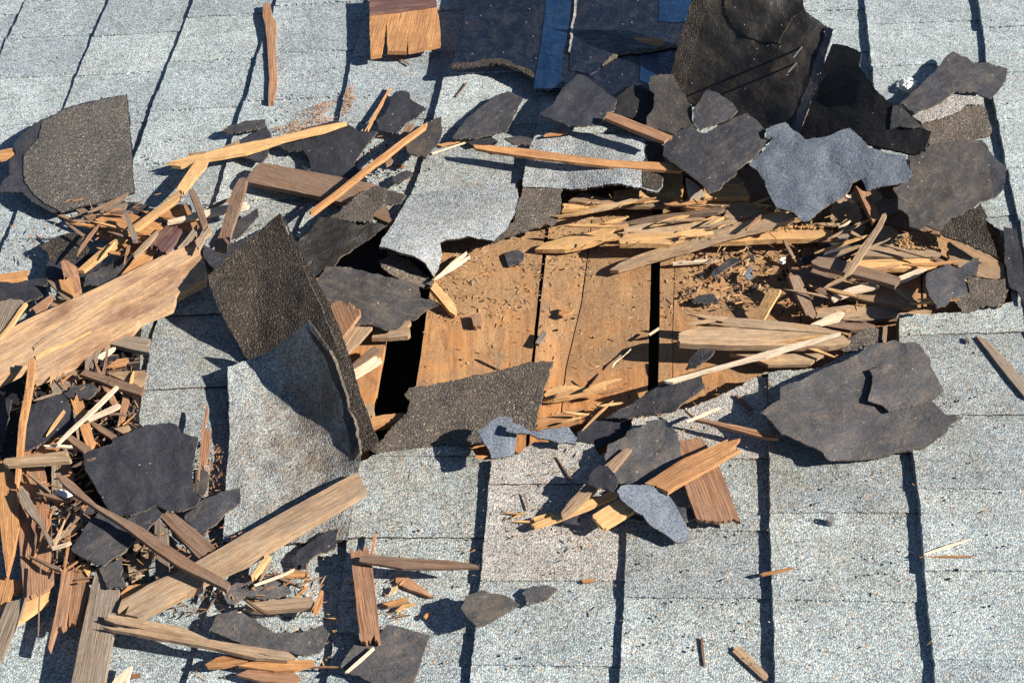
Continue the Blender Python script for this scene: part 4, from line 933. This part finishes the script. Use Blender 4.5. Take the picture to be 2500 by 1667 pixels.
P('c4', SL, "dark weathered slat running off the right edge of the photo", 'wg', "1828,62 1858,58 1950,130 2080,265 2262,470 2255,545 2195,520 2080,385 1960,230", 'rest', .008)
P('c4', CH, "tiny brown chip left of the dark weathered slat", 'wb', "1758,62 1780,68 1776,110 1755,106", 'rest', .006)
P('b4', SP, "pale stick end standing in the shaded notch at the lower right lip", 'wm', "1118,1246 1150,1243 1142,1350 1108,1352", .008, .006)
P('d3', SP, "charred stick lying in the seam near the bottom right", 'wm', "1842,1322 1860,1285 1900,1283 2010,1390 2127,1508 2112,1545 2085,1542 1960,1430", 'rest', .007)
P('d3', SP, "small red-brown twig left of the charred stick", 'wr', "1603,1215 1620,1220 1626,1320 1637,1422 1625,1428 1606,1285", 'rest', .005)
P('d4', SP, "short orange stick bridging a seam in the lower right", 'wo', "170,737 200,720 320,698 430,678 425,690 320,715 190,742", 'rest', .005)
P('d4', SP, "pale grass-thin splinter slanting up at the right", 'wp', "1425,578 1600,512 1800,460 1640,518 1435,582", 'rest', .003)
P('d4', SP, "thin orange splinter lying level below the grass-thin one", 'wo', "1390,598 1600,592 1815,590 1700,602 1400,604", 'rest', .003)
P('d3', CH, "small orange chip on the lower edge of the middle tab", 'wo', "690,780 740,768 786,765 790,785 700,797", 'rest', .005)
P('d4', "pebble", "small grey pebble on the shingles at the lower right", 'stone', "680,310 690,290 720,285 745,300 750,318 730,330 700,330", 'rest', .012, curl=0, rag=.6)
for q, t in (("90,264 165,262 242,268 238,277 160,272", "topmost pale splinter of the little cluster on the middle tab"),
             ("148,305 200,278 260,252 262,262 210,286", "slanting pale splinter of the little cluster on the middle tab"),
             ("152,330 230,322 312,326 306,338 230,333", "lowest pale splinter of the little cluster on the middle tab"),
             ("245,112 255,115 285,230 278,240", "dark upright twig above the little splinter cluster")):
    P('d3', SP, t, 'wy' if 'pale' in t else 'wb', q, 'rest', .003, end=.5)

# ------------------------------------------------------------------ lower left heap
P('c2', WB, "long tan plank lying slanted across the tab at the lower left", 'wm',
  "-951,2081 -701,1941 -471,1841 -381,1791 -141,1651 314,1396 850,1103 890,1170 927,1240 314,1601 19,1781 -331,1941 -341,1981 -451,2021 -831,2211 -921,2191 -891,2121 -981,2166", [(-951, 2100, .045), (890, 1170, .034)], .02, end=2.2)
P('d1', SL, "long brown stick lying diagonally over the long tan plank", 'wb', "440,-20 458,-30 510,-10 560,30 740,200 920,290 1100,380 1300,520 1500,650 1762,800 1735,855 1680,822 1400,690 1190,552 940,362 740,232 560,112 470,30", [(450, -20, .075), (1740, 830, .06)], .012, end=1.2)
P('d1', SL, "reddish slat under the diagonal stick, beside the tab edge", 'wb', "1222,285 1260,258 1330,262 1500,395 1652,530 1600,560 1520,612 1370,450", .036, .012)
P('d1', SL, "upright comb-grained slat under the diagonal stick", 'wg', "1185,332 1220,318 1282,370 1290,560 1296,752 1195,797 1184,600", .034, .012)
P('d1', SL, "grey and yellow shake left of the upright comb-grained slat", 'wm', "965,562 1050,488 1110,520 1182,560 1140,640 1072,742 990,762", .028, .01)
P('d1', WB, "tall grey board rising from the bottom edge of the photo", 'wg', "740,678 790,688 822,832 912,845 890,1010 880,1100 835,1340 780,1660 530,1660 600,1280 650,1060 690,870", .038, .016)
P('d1', SL, "pinkish striped upright slat left of the tall grey board", 'wr', "500,570 545,548 572,620 552,760 528,950 500,1132 430,1142 375,1312 368,1290 430,1000 480,680", .034, .014)
P('d1', SL, "smooth orange-brown upright slat touching the tall grey board", 'wr', "560,702 620,648 667,720 667,900 612,1117 525,1117 530,1000 540,880", .03, .012)
P('d1', CH, "bright yellow chip at the head of the orange-brown upright slat", 'wy', "620,662 700,678 682,760 660,732", .034, .006)
P('d1', SK, "leftmost fibrous orange shake, pointed at its lower end", 'wo', "-30,-130 40,-120 112,0 140,190 146,370 100,560 48,742 30,600 5,400 -20,100", .045, .014)
P('d1', SK, "wide red-brown shake standing right of the pointed orange one", 'wr', "175,-200 250,-205 320,-200 350,0 372,120 392,450 407,780 365,832 270,875 180,917 165,700 145,480 152,200 140,60", .04, .014, end=1.2)
P('d1', WB, "bright yellow board foot below the wide red-brown shake", 'wy', "180,917 270,870 372,820 372,930 250,1020 135,1102 160,1020", .026, .012)
P('d1', SK, "torn orange shake at the left edge below the pointed one", 'wo', "-40,760 60,770 172,802 165,842 100,882 60,962 -40,1000", .03, .01, end=4)
P('d1', WB, "grey-brown board lying in the bottom left corner", 'wg', "95,932 190,925 160,1012 110,1130 60,1250 20,1362 -60,1420 -60,1100 0,1085 50,960", .038, .012)
P('d1', SP, "twisted purple-grey splinter lying over the wide red-brown shake", 'wg', "130,110 172,60 215,120 270,220 310,318 345,385 412,490 390,532 300,352 240,292 180,222", .06, .01, end=4)
P('e3', SP, "straw-coloured stick crossing the wide red-brown shake", 'wm', "405,950 470,978 600,1030 760,1090 930,1160 920,1196 780,1162 600,1065 430,980", [(405, 950, .048), (925, 1178, .06)], .007)
P('e3', SP, "upright needle beside the tan shake at the left", 'wm', "990,415 970,480 905,680 850,800 795,832 850,700 930,540", .056, .006)
P('e3', SP, "short ivory stick lying below the upright needle", 'wp', "780,858 820,832 950,795 1080,758 1092,775 1000,820 800,866", .064, .006)
P('e3', SK, "tan shake leaning right of the upright needle", 'wm', "868,772 900,720 1030,540 1172,358 1270,480 1130,640 1000,742", .034, .01)
P('e3', SP, "thin brown peg below the short ivory stick", 'wb', "888,862 930,868 1000,990 1052,1112 1030,1100 960,990", .05, .006)
P('e3', SP, "dark standing needle in front of the wide red-brown shake", 'wb', "615,1100 628,1100 615,1500 600,1900 585,2200 575,2200 585,1800 600,1450", .058, .004, end=.3)
P('e2', SP, "forked straw stick lying level across the upright orange stick", 'wm', "40,790 80,745 560,690 1000,622 1042,640 1010,680 820,716 1060,708 1092,760 1060,785 500,822 120,850 60,820", .068, .01)
P('c1', SP, "upright orange stick leaning against the large plank", 'wo', "218,242 260,228 267,330 230,530 192,720 185,780 170,940 150,1100 130,1212 113,1190 130,900 148,700 190,500", [(240, 240, .085), (130, 1200, .055)], .012)
P('e2', SK, "finely grooved grey shake standing above a heap of white granules", 'wg', "790,640 860,590 1100,585 1140,650 1060,800 1130,980 1140,1110 1100,1200 900,1230 790,1230", .03, .01, end=1.5)
P('c1', SK, "square tan shake under the large plank's lower edge", 'wg', "392,345 480,315 570,300 607,400 550,440 480,470 422,517 395,500", .036, .01)
P('c1', SL, "lower of two flat brown slats beside the grey tab", 'wb', "612,355 640,325 662,320 800,362 950,410 1102,460 1080,517 900,462 760,405", .056, .01, end=1)
P('c1', SL, "upper of two flat brown slats beside the grey tab", 'wm', "815,345 950,333 1112,325 1105,420 1060,442 940,400", .042, .01)
P('c1', SL, "weathered slat end just below the large plank's right end", 'wg', "818,118 930,60 1040,65 1140,82 1142,190 1000,162", .042, .012)
P('c1', CH, "frayed grey chip hanging under the large plank", 'wg', "652,205 770,128 742,250 705,312 650,310", .048, .008, end=4)
P('c1', CH, "cream chip right of the frayed grey chip", 'wp', "760,202 860,150 872,170 780,242 745,236", .046, .005)
P('c1', SP, "reddish stick passing under the two flat brown slats", 'wr', "718,238 740,270 790,360 830,440 870,510 906,580 870,602 848,580 800,480 760,400", .05, .008)
P('c1', CH, "leaf-shaped orange chip above the two flat brown slats", 'wo', "808,302 900,240 970,230 986,250 950,282 860,302", .042, .005)
P('c1', SK, "upright orange chip under a crossing straw, right of the pinned felt", 'wo', "540,540 565,560 590,508 605,560 632,550 680,700 720,860 762,890 660,902 640,850 590,700", .052, .008, end=5)
P('c1', SP, "long straw leaning from the flat slats down to the pinned felt", 'wp', "888,440 906,450 820,540 740,620 660,690 580,762 440,892 428,886 560,752 640,680 700,620 800,520", .068, .006)
P('c1', SP, "shorter straw branching off the long leaning straw", 'wp', "650,695 780,635 905,578 912,605 800,655 680,707", .062, .007)
P('c1', SL, "brown slat below the branching straws", 'wb', "675,715 702,708 800,765 892,820 850,846 760,790", .044, .008)
P('c1', SL, "dark brown slat end over the hand-sized felt scrap's corner", 'wb', "498,838 540,818 620,868 685,905 702,930 640,952 560,890", .058, .01, end=1)
P('c1', SP, "white sliver above the finely grooved grey shake", 'wp', "328,897 440,892 552,900 556,917 450,912 350,910", .06, .004)
P('c1', SP, "split upright peg left of the grey tab", 'wr', "948,492 995,500 985,570 960,650 950,702 900,742 920,640", .042, .008, end=4)
P('c1', CH, "round-edged tan chip below the split upright peg", 'wm', "872,770 930,755 985,745 1012,790 1000,810 950,815", .04, .006)
P('c1', CH, "orange fan of wood under the white sliver", 'wo', "258,950 310,890 420,832 520,858 532,890 420,932", .044, .007)
P('c1', SP, "dark red splinter standing along the grey tab's left edge", 'wr', "1590,578 1594,640 1580,700 1558,790 1540,950 1522,1166 1510,1160 1530,950 1548,760 1570,650", .034, .006)
P('c1', SL, "brown slat behind the dark red splinter", 'wr', "1560,772 1612,790 1600,900 1590,1000 1558,1062 1538,1040", .026, .008)
P('e2', SP, "pale brown stick slanting over the wide red-brown shake's top", 'wm', "420,975 450,985 620,1110 770,1232 760,1262 600,1130", .058, .007)
P('e2', SP, "dark purple stick lying below the white granules", 'wb', "545,1270 620,1262 850,1300 1040,1362 1030,1395 850,1370 640,1302", .056, .009)
P('e2', CH, "orange curl under the dark purple stick", 'wo', "780,1372 830,1375 900,1430 945,1480 900,1482 800,1410", .036, .006)
P('d1', SL, "orange torn slat peeping out under the long tan plank", 'wo', "925,880 980,820 1190,798 1060,880 930,910", .026, .01, end=4)
P('d1', SL, "long split brown slat across the bottom left", 'wm', "800,1078 830,1038 1100,1085 1400,1140 1600,1230 1900,1280 2211,1330 2262,1370 2195,1392 1960,1372 1600,1290 1500,1272 1150,1210 850,1156 785,1135 1120,1158 880,1110", [(800, 1080, .05), (2240, 1370, .034)], .01, end=3)
P('d1', CH, "bright orange chip under the long split slat's right half", 'wo', "1570,1422 1660,1370 1800,1345 1982,1375 1840,1412 1700,1442 1590,1446", .026, .008)
P('d1', SL, "orange slat with a frayed right end at the bottom", 'wo', "1820,1432 1990,1385 2195,1385 2400,1390 2372,1430 2250,1470 2100,1475", .026, .008, end=4)
P('d1', SL, "smooth brown slat cut by the bottom edge of the photo", 'wr', "1808,1502 1900,1464 2080,1475 2250,1490 2306,1530 2200,1570 1990,1552", .022, .008)
P('d2', SP, "thin twig reaching from the frayed orange slat across the seam", 'wr', "440,1438 600,1436 772,1440 766,1450 600,1446 450,1448", .02, .004)
P('d1', SL, "pale frayed slat at the bottom edge left of centre", 'wp', "820,1620 880,1530 940,1480 1010,1430 985,1530 950,1620", .026, .008, end=4)
P('d1', CH, "small orange block beside the pale frayed slat", 'wr', "985,1497 1075,1490 1072,1510 1000,1525", 'rest', .006)
P('d2', SK, "weathered red-brown shake lying upright over the lower middle seam", 'wr', "795,550 830,560 870,545 900,562 912,530 940,540 962,622 985,800 1005,1000 1032,1242 990,1242 985,1190 950,1242 880,1245 858,1080 840,900 810,650", .034, .012, end=3.5)
P('d2', SL, "dark purple-brown slat lying level across the middle tab", 'wb', "875,600 940,580 1200,608 1400,620 1600,630 1770,663 1788,680 1500,690 1200,690 1000,656 868,636", .046, .007)
P('d2', SP, "short stick standing behind the weathered red-brown shake", 'wr', "980,420 1000,424 990,500 975,582 955,580", .024, .007)
P('d2', CH, "pointed brown chip shaped like a blade below the level slat", 'wr', "1143,792 1160,730 1200,735 1280,780 1360,840 1437,905 1400,902 1250,850", 'rest', .008, end=1)
P('d2', SP, "white stick lying on the large flat felt scrap", 'wp', "975,1288 986,1300 880,1400 780,1480 760,1482 860,1390", .030, .005)
P('d2', SL, "striped yellow slat on the splinter-covered brown scrap", 'wy', "38,742 100,660 170,580 192,600 130,680 70,757", .034, .01)
P('d2', SP, "white sliver lying on the splinter-covered brown scrap", 'wp', "58,812 160,775 280,730 372,688 362,705 270,750 70,817", .032, .005)
P('d2', SL, "short orange slat at the upper right of the splinter-covered scrap", 'wo', "288,726 440,710 482,720 462,752 300,757", .026, .008)
P('d2', SP, "thin orange splinter hanging down from the short orange slat", 'wo', "460,740 476,745 455,815 430,882 413,890 440,810", .024, .005)
P('d2', SP, "dark brown splinter slanting under the white sliver", 'wb', "190,695 240,740 330,780 430,822 418,832 320,795 235,760", .024, .006)
P('d2', SL, "tan slat lying level below the splinter-covered scrap", 'wm', "-12,972 20,950 250,928 510,903 522,960 490,992 320,1000 150,1017 0,1002", .032, .012)
P('d2', SL, "bright orange peg at the right end of the level tan slat", 'wo', "503,1012 540,930 570,860 592,860 580,960 542,1022", .034, .01)
P('d2', SP, "dark brown splinter lying over the level tan slat", 'wb', "-10,925 20,930 100,985 182,1028 150,1036 70,990", .04, .005)
P('d2', SP, "upper small splinter of the trio left of the brown diamond scrap", 'wo', "1043,957 1140,930 1235,908 1242,928 1160,955 1090,976", .02, .005)
P('d2', SP, "dark middle splinter of the trio left of the brown diamond scrap", 'wb', "1048,977 1150,950 1242,935 1250,950 1160,972 1080,987", .016, .005)
P('d2', SP, "lowest splinter of the trio left of the brown diamond scrap", 'wy', "1140,1015 1200,970 1290,950 1302,965 1220,985 1160,1020", .016, .004)
P('d2', SP, "small tan stick above the splinter trio", 'wy', "1110,880 1120,850 1160,815 1165,825 1135,870", .016, .005)
P('d2', CH, "tiny curl of orange wood below the splinter trio", 'wo', "1360,1060 1380,1035 1420,1022 1420,1038 1390,1055 1375,1072", .014, .004)

# ------------------------------------------------------------------ thin slivers nothing tells apart
srng = random.Random(42)
def slivers(poly, n, label, group, h0, h1, ang, spread, lmin, lmax, wmin, wmax, mats):
    pp = parse('p', poly); x0, x1 = min(q[0] for q in pp), max(q[0] for q in pp); y0, y1 = min(q[1] for q in pp), max(q[1] for q in pp)
    k = 0
    while k < n:
        x, y = srng.uniform(x0, x1), srng.uniform(y0, y1)
        if not inside(pp, x, y): continue
        k += 1
        a = math.radians(srng.gauss(ang, spread)); L = srng.uniform(lmin, lmax) / 2; wd = srng.uniform(wmin, wmax) / 2
        c, s = math.cos(a), -math.sin(a)
        pts = [(-L, 0), (-L * .6, -wd * .7), (L * .1, -wd), (L * .7, -wd * .8), (L, -wd * .1), (L * .8, wd * .5), (0, wd), (-L * .7, wd * .6)]
        b = srng.uniform(-.06, .06) * L
        q = " ".join("%.1f,%.1f" % (x + u * c - (v + b * (1 - (u / L) ** 2)) * s, y + u * s + (v + b * (1 - (u / L) ** 2)) * c) for u, v in pts)
        hh = srng.uniform(h0, h1); dh = srng.uniform(-.006, .006)
        P('p', SP, label, srng.choice(mats), q, [(x - L * c, y - L * s, hh - dh), (x + L * c, y + L * s, hh + dh)], srng.uniform(.002, .005), end=.6, group=group)
slivers("1330,490 1480,470 1900,500 2040,560 1980,590 1600,580 1420,560", 24, "thin yellow sliver among the layered shakes at the top of the hole", "slivers along the top of the hole", .004, .02, 6, 9, 50, 190, 4, 11, ['wy', 'wy', 'wt', 'wo'])
slivers("2020,540 2200,560 2330,600 2300,740 2120,760 1980,720", 20, "thin sliver among the broken shakes at the right of the hole", "slivers at the right of the hole", .006, .024, -4, 16, 40, 150, 4, 11, ['wt', 'wy', 'wt', 'wr', 'wo'])
slivers("1650,740 2100,770 1980,880 1660,830", 9, "thin sliver along the lower right edge of the hole", "slivers along the lower right of the hole", -.004, .02, -6, 10, 50, 150, 4, 9, ['wt', 'wy'])
slivers("70,880 330,880 330,1020 200,1060 70,1030", 15, "thin splinter in the tangle left of the grey tab", "splinters in the left tangle", .036, .056, 60, 45, 40, 130, 4, 10, ['wo', 'wm', 'wr', 'wb', 'wy'])
slivers("20,1060 260,1060 240,1400 20,1450", 8, "thin splinter lying over the upright shakes at the left edge", "splinters over the left shakes", .044, .06, 70, 45, 40, 120, 3, 8, ['wo', 'wm', 'wr', 'wb'])
slivers("180,490 540,490 470,600 280,640 180,560", 14, "thin splinter among the orange shakes of the upper left heap", "splinters in the upper left heap", .04, .06, 20, 45, 40, 120, 4, 9, ['wo', 'wy', 'wr', 'wb'])
slivers("450,1380 780,1390 760,1490 560,1510 440,1470", 14, "thin splinter scattered below the long tan plank", "splinters below the long tan plank", .02, .03, 30, 50, 30, 90, 3, 7, ['wo', 'wm', 'wr', 'wp'])
slivers("1300,960 1500,930 1560,1010 1400,1060 1310,1060", 8, "thin orange sliver at the lower lip of the hole", "slivers at the lower lip of the hole", -.014, .004, 12, 14, 40, 120, 4, 9, ['wo', 'wy'])

# ------------------------------------------------------------------ white sealant lump
def lump(reg, cx, cy, rx, ry, n, h0, h1, label, seed, size):
    rng = random.Random(seed)
    V, F = [], []
    ico = [(0, 0, 1), (.894, 0, .447), (.276, .851, .447), (-.724, .526, .447), (-.724, -.526, .447), (.276, -.851, .447),
           (.724, .526, -.447), (-.276, .851, -.447), (-.894, 0, -.447), (-.276, -.851, -.447), (.724, -.526, -.447), (0, 0, -1)]
    fi = [(0,1,2),(0,2,3),(0,3,4),(0,4,5),(0,5,1),(1,6,2),(2,7,3),(3,8,4),(4,9,5),(5,10,1),(1,10,6),(2,6,7),(3,7,8),(4,8,9),(5,9,10),(11,7,6),(11,8,7),(11,9,8),(11,10,9),(11,6,10)]
    for k in range(n):
        a, r = rng.uniform(0, 6.28), rng.random() ** .5
        x, y = topx(reg, (cx + rx * r * math.cos(a), cy + ry * r * math.sin(a)))
        c = unproject(x, y, h0 + (h1 - h0) * (1 - r * r))
        s = size * rng.uniform(.6, 1.2); b = len(V)
        V += [tuple(c + Vector((p[0] * s * rng.uniform(.8, 1.2), p[1] * s * rng.uniform(.8, 1.2), p[2] * s * .8))) for p in ico]
        F += [tuple(i + b for i in f) for f in fi]
    cen = sum((Vector(v) for v in V), Vector()) / len(V); cen.z = min(v[2] for v in V)
    me = bpy.data.meshes.new("sealant_lump"); me.from_pydata([tuple(Vector(v) - cen) for v in V], [], F)
    me.materials.append(M['white'])
    o = bpy.data.objects.new("sealant_lump", me); C.objects.link(o); o.location = cen
    for p_ in me.polygons: p_.use_smooth = True
    tag(o, label, "sealant lump")
lump('a4', 1300, 650, 62, 55, 95, .012, .030, "knobbly white sealant lump beside the bow-tie felt scrap", 3, .0031)
lump('e2', 970, 1285, 130, 55, 60, .046, .05, "heap of white granules at the foot of the finely grooved grey shake", 4, .0032)

# ------------------------------------------------------------------ crumbs nobody could count
GAPS = [[(1594, 400), (1632, 400), (1620, 598), (1614, 900), (1606, 1140), (1569, 1140), (1577, 900), (1584, 598)],
        [(980, 540), (1095, 540), (1043, 750), (1018, 928), (985, 1140), (890, 1140), (914, 979), (941, 829)]]
def crumbs(name, regions, mats, seed, label=None):
    rng = random.Random(seed); V, F, MI = [], [], []
    for reg, poly, n, h, lmin, lmax, wmin, wmax, choice in regions:
        pp = parse(reg, poly); x0, x1 = min(p[0] for p in pp), max(p[0] for p in pp); y0, y1 = min(p[1] for p in pp), max(p[1] for p in pp)
        k = 0; tries = 0
        while k < n and tries < n * 30:
            tries += 1
            x, y = rng.uniform(x0, x1), rng.uniform(y0, y1)
            if not inside(pp, x, y): continue
            if any(inside(g_, x, y) for g_ in GAPS): continue
            if noise.noise((x / 70, y / 70, seed)) < rng.uniform(-.5, .25): continue
            k += 1
            c = unproject(x, y, h + rng.uniform(.0, .002))
            a = rng.uniform(0, math.pi) if rng.random() < .6 else rng.gauss(.5, .5)
            L, W = rng.uniform(lmin, lmax) * rng.random() ** .6 + lmin * .3, rng.uniform(wmin, wmax)
            T = W * rng.uniform(.4, .8)
            u = Vector((math.cos(a), math.sin(a), rng.uniform(-.12, .25))).normalized(); s = Vector((-math.sin(a), math.cos(a), rng.uniform(-.3, .3))).normalized()
            up = u.cross(s)
            b = len(V)
            for e, tw in ((-.5, rng.uniform(.2, 1)), (.05, 1.0), (.5, rng.uniform(.1, .9))):
                m = c + u * (L * e) + s * (W * .25 * rng.uniform(-1, 1)) + up * (T * (.5 if e else .7))
                V += [m + s * (W * .5 * tw) - up * T * .5, m - s * (W * .5 * tw) - up * T * .5, m - s * (W * .4 * tw) + up * T * .5, m + s * (W * .4 * tw) + up * T * .5]
            for q in (0, 4):
                for i in range(4): F.append((b + q + i, b + q + (i + 1) % 4, b + q + 4 + (i + 1) % 4, b + q + 4 + i)); MI.append(choice)
            F.append((b + 3, b + 2, b + 1, b)); F.append((b + 8, b + 9, b + 10, b + 11)); MI += [choice, choice]
    me = bpy.data.meshes.new(name); me.from_pydata([tuple(v) for v in V], [], F)
    for m_ in mats: me.materials.append(M[m_])
    for p_, i in zip(me.polygons, MI): p_.material_index = i
    o = bpy.data.objects.new(name, me); C.objects.link(o); o["kind"] = "stuff"
    return o
MB_ = ['wy', 'wb', 'wp', 'feltk', 'wo']
DK = "1045,560 1330,540 1620,560 1900,570 2100,600 2420,620 2420,740 2150,770 1900,760 1660,740 1640,900 1500,1000 1300,1040 1020,1020 1040,760"
UP = "1060,560 1340,480 1620,500 1600,640 1330,700 1240,800 1050,780"
RT = "1640,590 1980,590 2120,640 2120,780 1900,770 1650,740"
crumbs("wood_crumbs", [
    ('p', DK, 260, DZ, .003, .011, .0008, .002, 0), ('p', DK, 190, DZ, .003, .011, .0006, .0014, 1), ('p', DK, 110, DZ, .004, .012, .0008, .0018, 2), ('p', DK, 26, DZ, .003, .006, .002, .004, 3),
    ('p', UP, 260, DZ, .004, .014, .0008, .002, 0), ('p', UP, 190, DZ, .004, .014, .0006, .0016, 1), ('p', UP, 70, DZ, .004, .014, .0008, .002, 2),
    ('p', RT, 200, DZ, .004, .018, .001, .003, 0), ('p', RT, 220, DZ, .004, .018, .001, .003, 1), ('p', RT, 70, DZ, .004, .016, .001, .003, 2), ('p', RT, 90, DZ, .004, .010, .003, .006, 3), ('p', RT, 80, DZ, .004, .014, .001, .003, 4),
    ('b4', "1200,560 1480,520 1560,650 1250,660", 90, .0, .003, .009, .002, .005, 0), ('b4', "1200,560 1480,520 1560,650 1250,660", 50, .0, .003, .008, .002, .004, 1),
    ('e5', "400,760 1300,740 1300,800 650,800", 60, .0, .003, .010, .002, .005, 0), ('e5', "400,760 1300,740 1300,800 650,800", 40, .0, .003, .009, .002, .004, 1),
], MB_, 5)
crumbs("loose_splinters", [
    ('p', "480,1430 980,1400 1000,1600 480,1660", 60, .010, .004, .024, .001, .0022, 0), ('p', "480,1430 980,1400 1000,1600 480,1660", 60, .010, .004, .024, .001, .0022, 1), ('p', "480,1430 980,1400 1000,1600 480,1660", 30, .010, .004, .02, .001, .002, 4),
    ('p', "940,1240 1700,1250 1700,1640 900,1640", 40, .009, .003, .014, .0008, .002, 4), ('p', "940,1240 1700,1250 1700,1640 900,1640", 36, .009, .003, .012, .0008, .002, 1), ('p', "940,1240 1700,1250 1700,1640 900,1640", 40, .009, .002, .004, .002, .004, 3),
    ('p', "1750,1180 2480,1120 2480,1640 1750,1640", 34, .008, .003, .012, .0008, .002, 4), ('p', "1750,1180 2480,1120 2480,1640 1750,1640", 34, .008, .002, .005, .002, .004, 3),
    ('p', "60,850 340,870 330,1040 440,1300 320,1450 120,1400 60,1200", 110, .02, .006, .03, .0015, .004, 1), ('p', "60,850 340,870 330,1040 440,1300 320,1450 120,1400 60,1200", 90, .02, .006, .03, .0015, .004, 4), ('p', "60,850 340,870 330,1040 440,1300 320,1450 120,1400 60,1200", 40, .024, .006, .026, .001, .003, 2), ('p', "60,850 340,870 330,1040 440,1300 320,1450 120,1400 60,1200", 80, .02, .006, .014, .004, .010, 3),
    ('p', "500,1050 545,1100 545,1250 470,1260", 90, .012, .003, .012, .001, .002, 4), ('p', "500,1050 545,1100 545,1250 470,1260", 60, .012, .003, .012, .001, .002, 1),
    ('p', "20,540 420,560 480,640 300,760 60,820", 60, .018, .005, .02, .001, .003, 4), ('p', "20,540 420,560 480,640 300,760 60,820", 40, .018, .005, .02, .001, .003, 1),
    ('p', "560,560 820,470 940,480 900,600 700,640", 40, .018, .005, .02, .001, .003, 1), ('p', "880,300 1140,330 1000,470 900,440", 30, .012, .004, .014, .001, .002, 4), ('p', "880,300 1140,330 1000,470 900,440", 30, .012, .003, .008, .002, .004, 3),
    ('p', "640,90 1200,120 1180,330 620,330", 22, .010, .003, .007, .001, .003, 3), ('p', "0,0 600,0 500,400 0,500", 18, .010, .003, .007, .001, .003, 3), ('p', "1950,0 2500,0 2500,400 2150,300", 18, .010, .003, .006, .001, .003, 3),
    ('p', "1500,950 1860,930 1880,1100 1560,1100", 40, .010, .003, .012, .0008, .002, 4), ('p', "1340,1060 1480,1130 1440,1300 1220,1280", 34, .010, .003, .014, .0008, .002, 1),
    ('p', "2080,1080 2200,780 2470,760 2480,1050", 22, .009, .002, .006, .001, .003, 3),
    ('p', "60,850 340,870 330,1040 440,1300 320,1450 120,1400 60,1200", 150, .034, .008, .034, .001, .003, 1), ('p', "60,850 340,870 330,1040 440,1300 320,1450 120,1400 60,1200", 120, .040, .008, .034, .001, .003, 4), ('p', "60,850 340,870 330,1040 440,1300 320,1450 120,1400 60,1200", 60, .03, .008, .03, .001, .002, 0),
    ('p', "60,850 340,870 330,1040 440,1300 320,1450 120,1400 60,1200", 70, .03, .006, .02, .004, .011, 3), ('p', "250,860 350,860 335,1030 250,1030", 60, .03, .006, .02, .004, .010, 3), ('p', "150,900 345,870 335,1030 200,1060", 90, .036, .006, .026, .001, .003, 1),
    ('p', "150,480 520,470 500,640 260,640", 70, .03, .006, .026, .001, .003, 4), ('p', "150,480 520,470 500,640 260,640", 60, .03, .006, .026, .001, .003, 1),
    ('p', "560,1330 800,1360 780,1480 540,1480", 30, .022, .005, .022, .001, .002, 4), ('p', "400,1380 560,1420 560,1500 420,1500", 60, .014, .005, .022, .001, .002, 1), ('p', "440,1280 620,1290 560,1380 430,1360", 30, .03, .006, .02, .001, .002, 4),
    ('p', "1170,1110 1440,1110 1440,1400 1170,1400", 50, .013, .003, .010, .0006, .0016, 1), ('p', "880,1060 1150,1090 1150,1400 870,1400", 30, .010, .003, .010, .0006, .0016, 1), ('p', "1780,920 2000,900 2100,1040 1800,1080", 40, .010, .003, .010, .0006, .002, 1),
    ('p', "880,1060 2480,1090 2480,1650 880,1650", 90, .008, .0015, .004, .001, .0025, 1), ('p', "880,1060 2480,1090 2480,1650 880,1650", 60, .008, .0015, .004, .001, .002, 2), ('p', "0,0 1140,0 1000,480 0,480", 50, .008, .0015, .004, .001, .0025, 1),
    ('p', "1560,540 2150,560 2150,760 1650,760", 90, -.012, .006, .026, .001, .003, 0), ('p', "1560,540 2150,560 2150,760 1650,760", 60, -.014, .006, .026, .001, .003, 1), ('p', "1400,470 2100,500 2100,560 1450,600", 60, .014, .005, .024, .001, .0025, 0),
], MB_, 9)
crumbs("sawdust", [
    ('a2', "330,960 430,840 600,780 700,760 620,860 500,980 380,1010", 420, .009, .0012, .003, .0008, .0018, 0), ('a2', "200,980 500,900 700,900 500,1000 250,1040", 300, .009, .0012, .003, .0008, .0018, 0),
    ('a2', "790,640 830,640 835,760 800,860 730,900 740,760", 240, .009, .0012, .003, .0008, .0018, 0),
], ['wo'], 12)
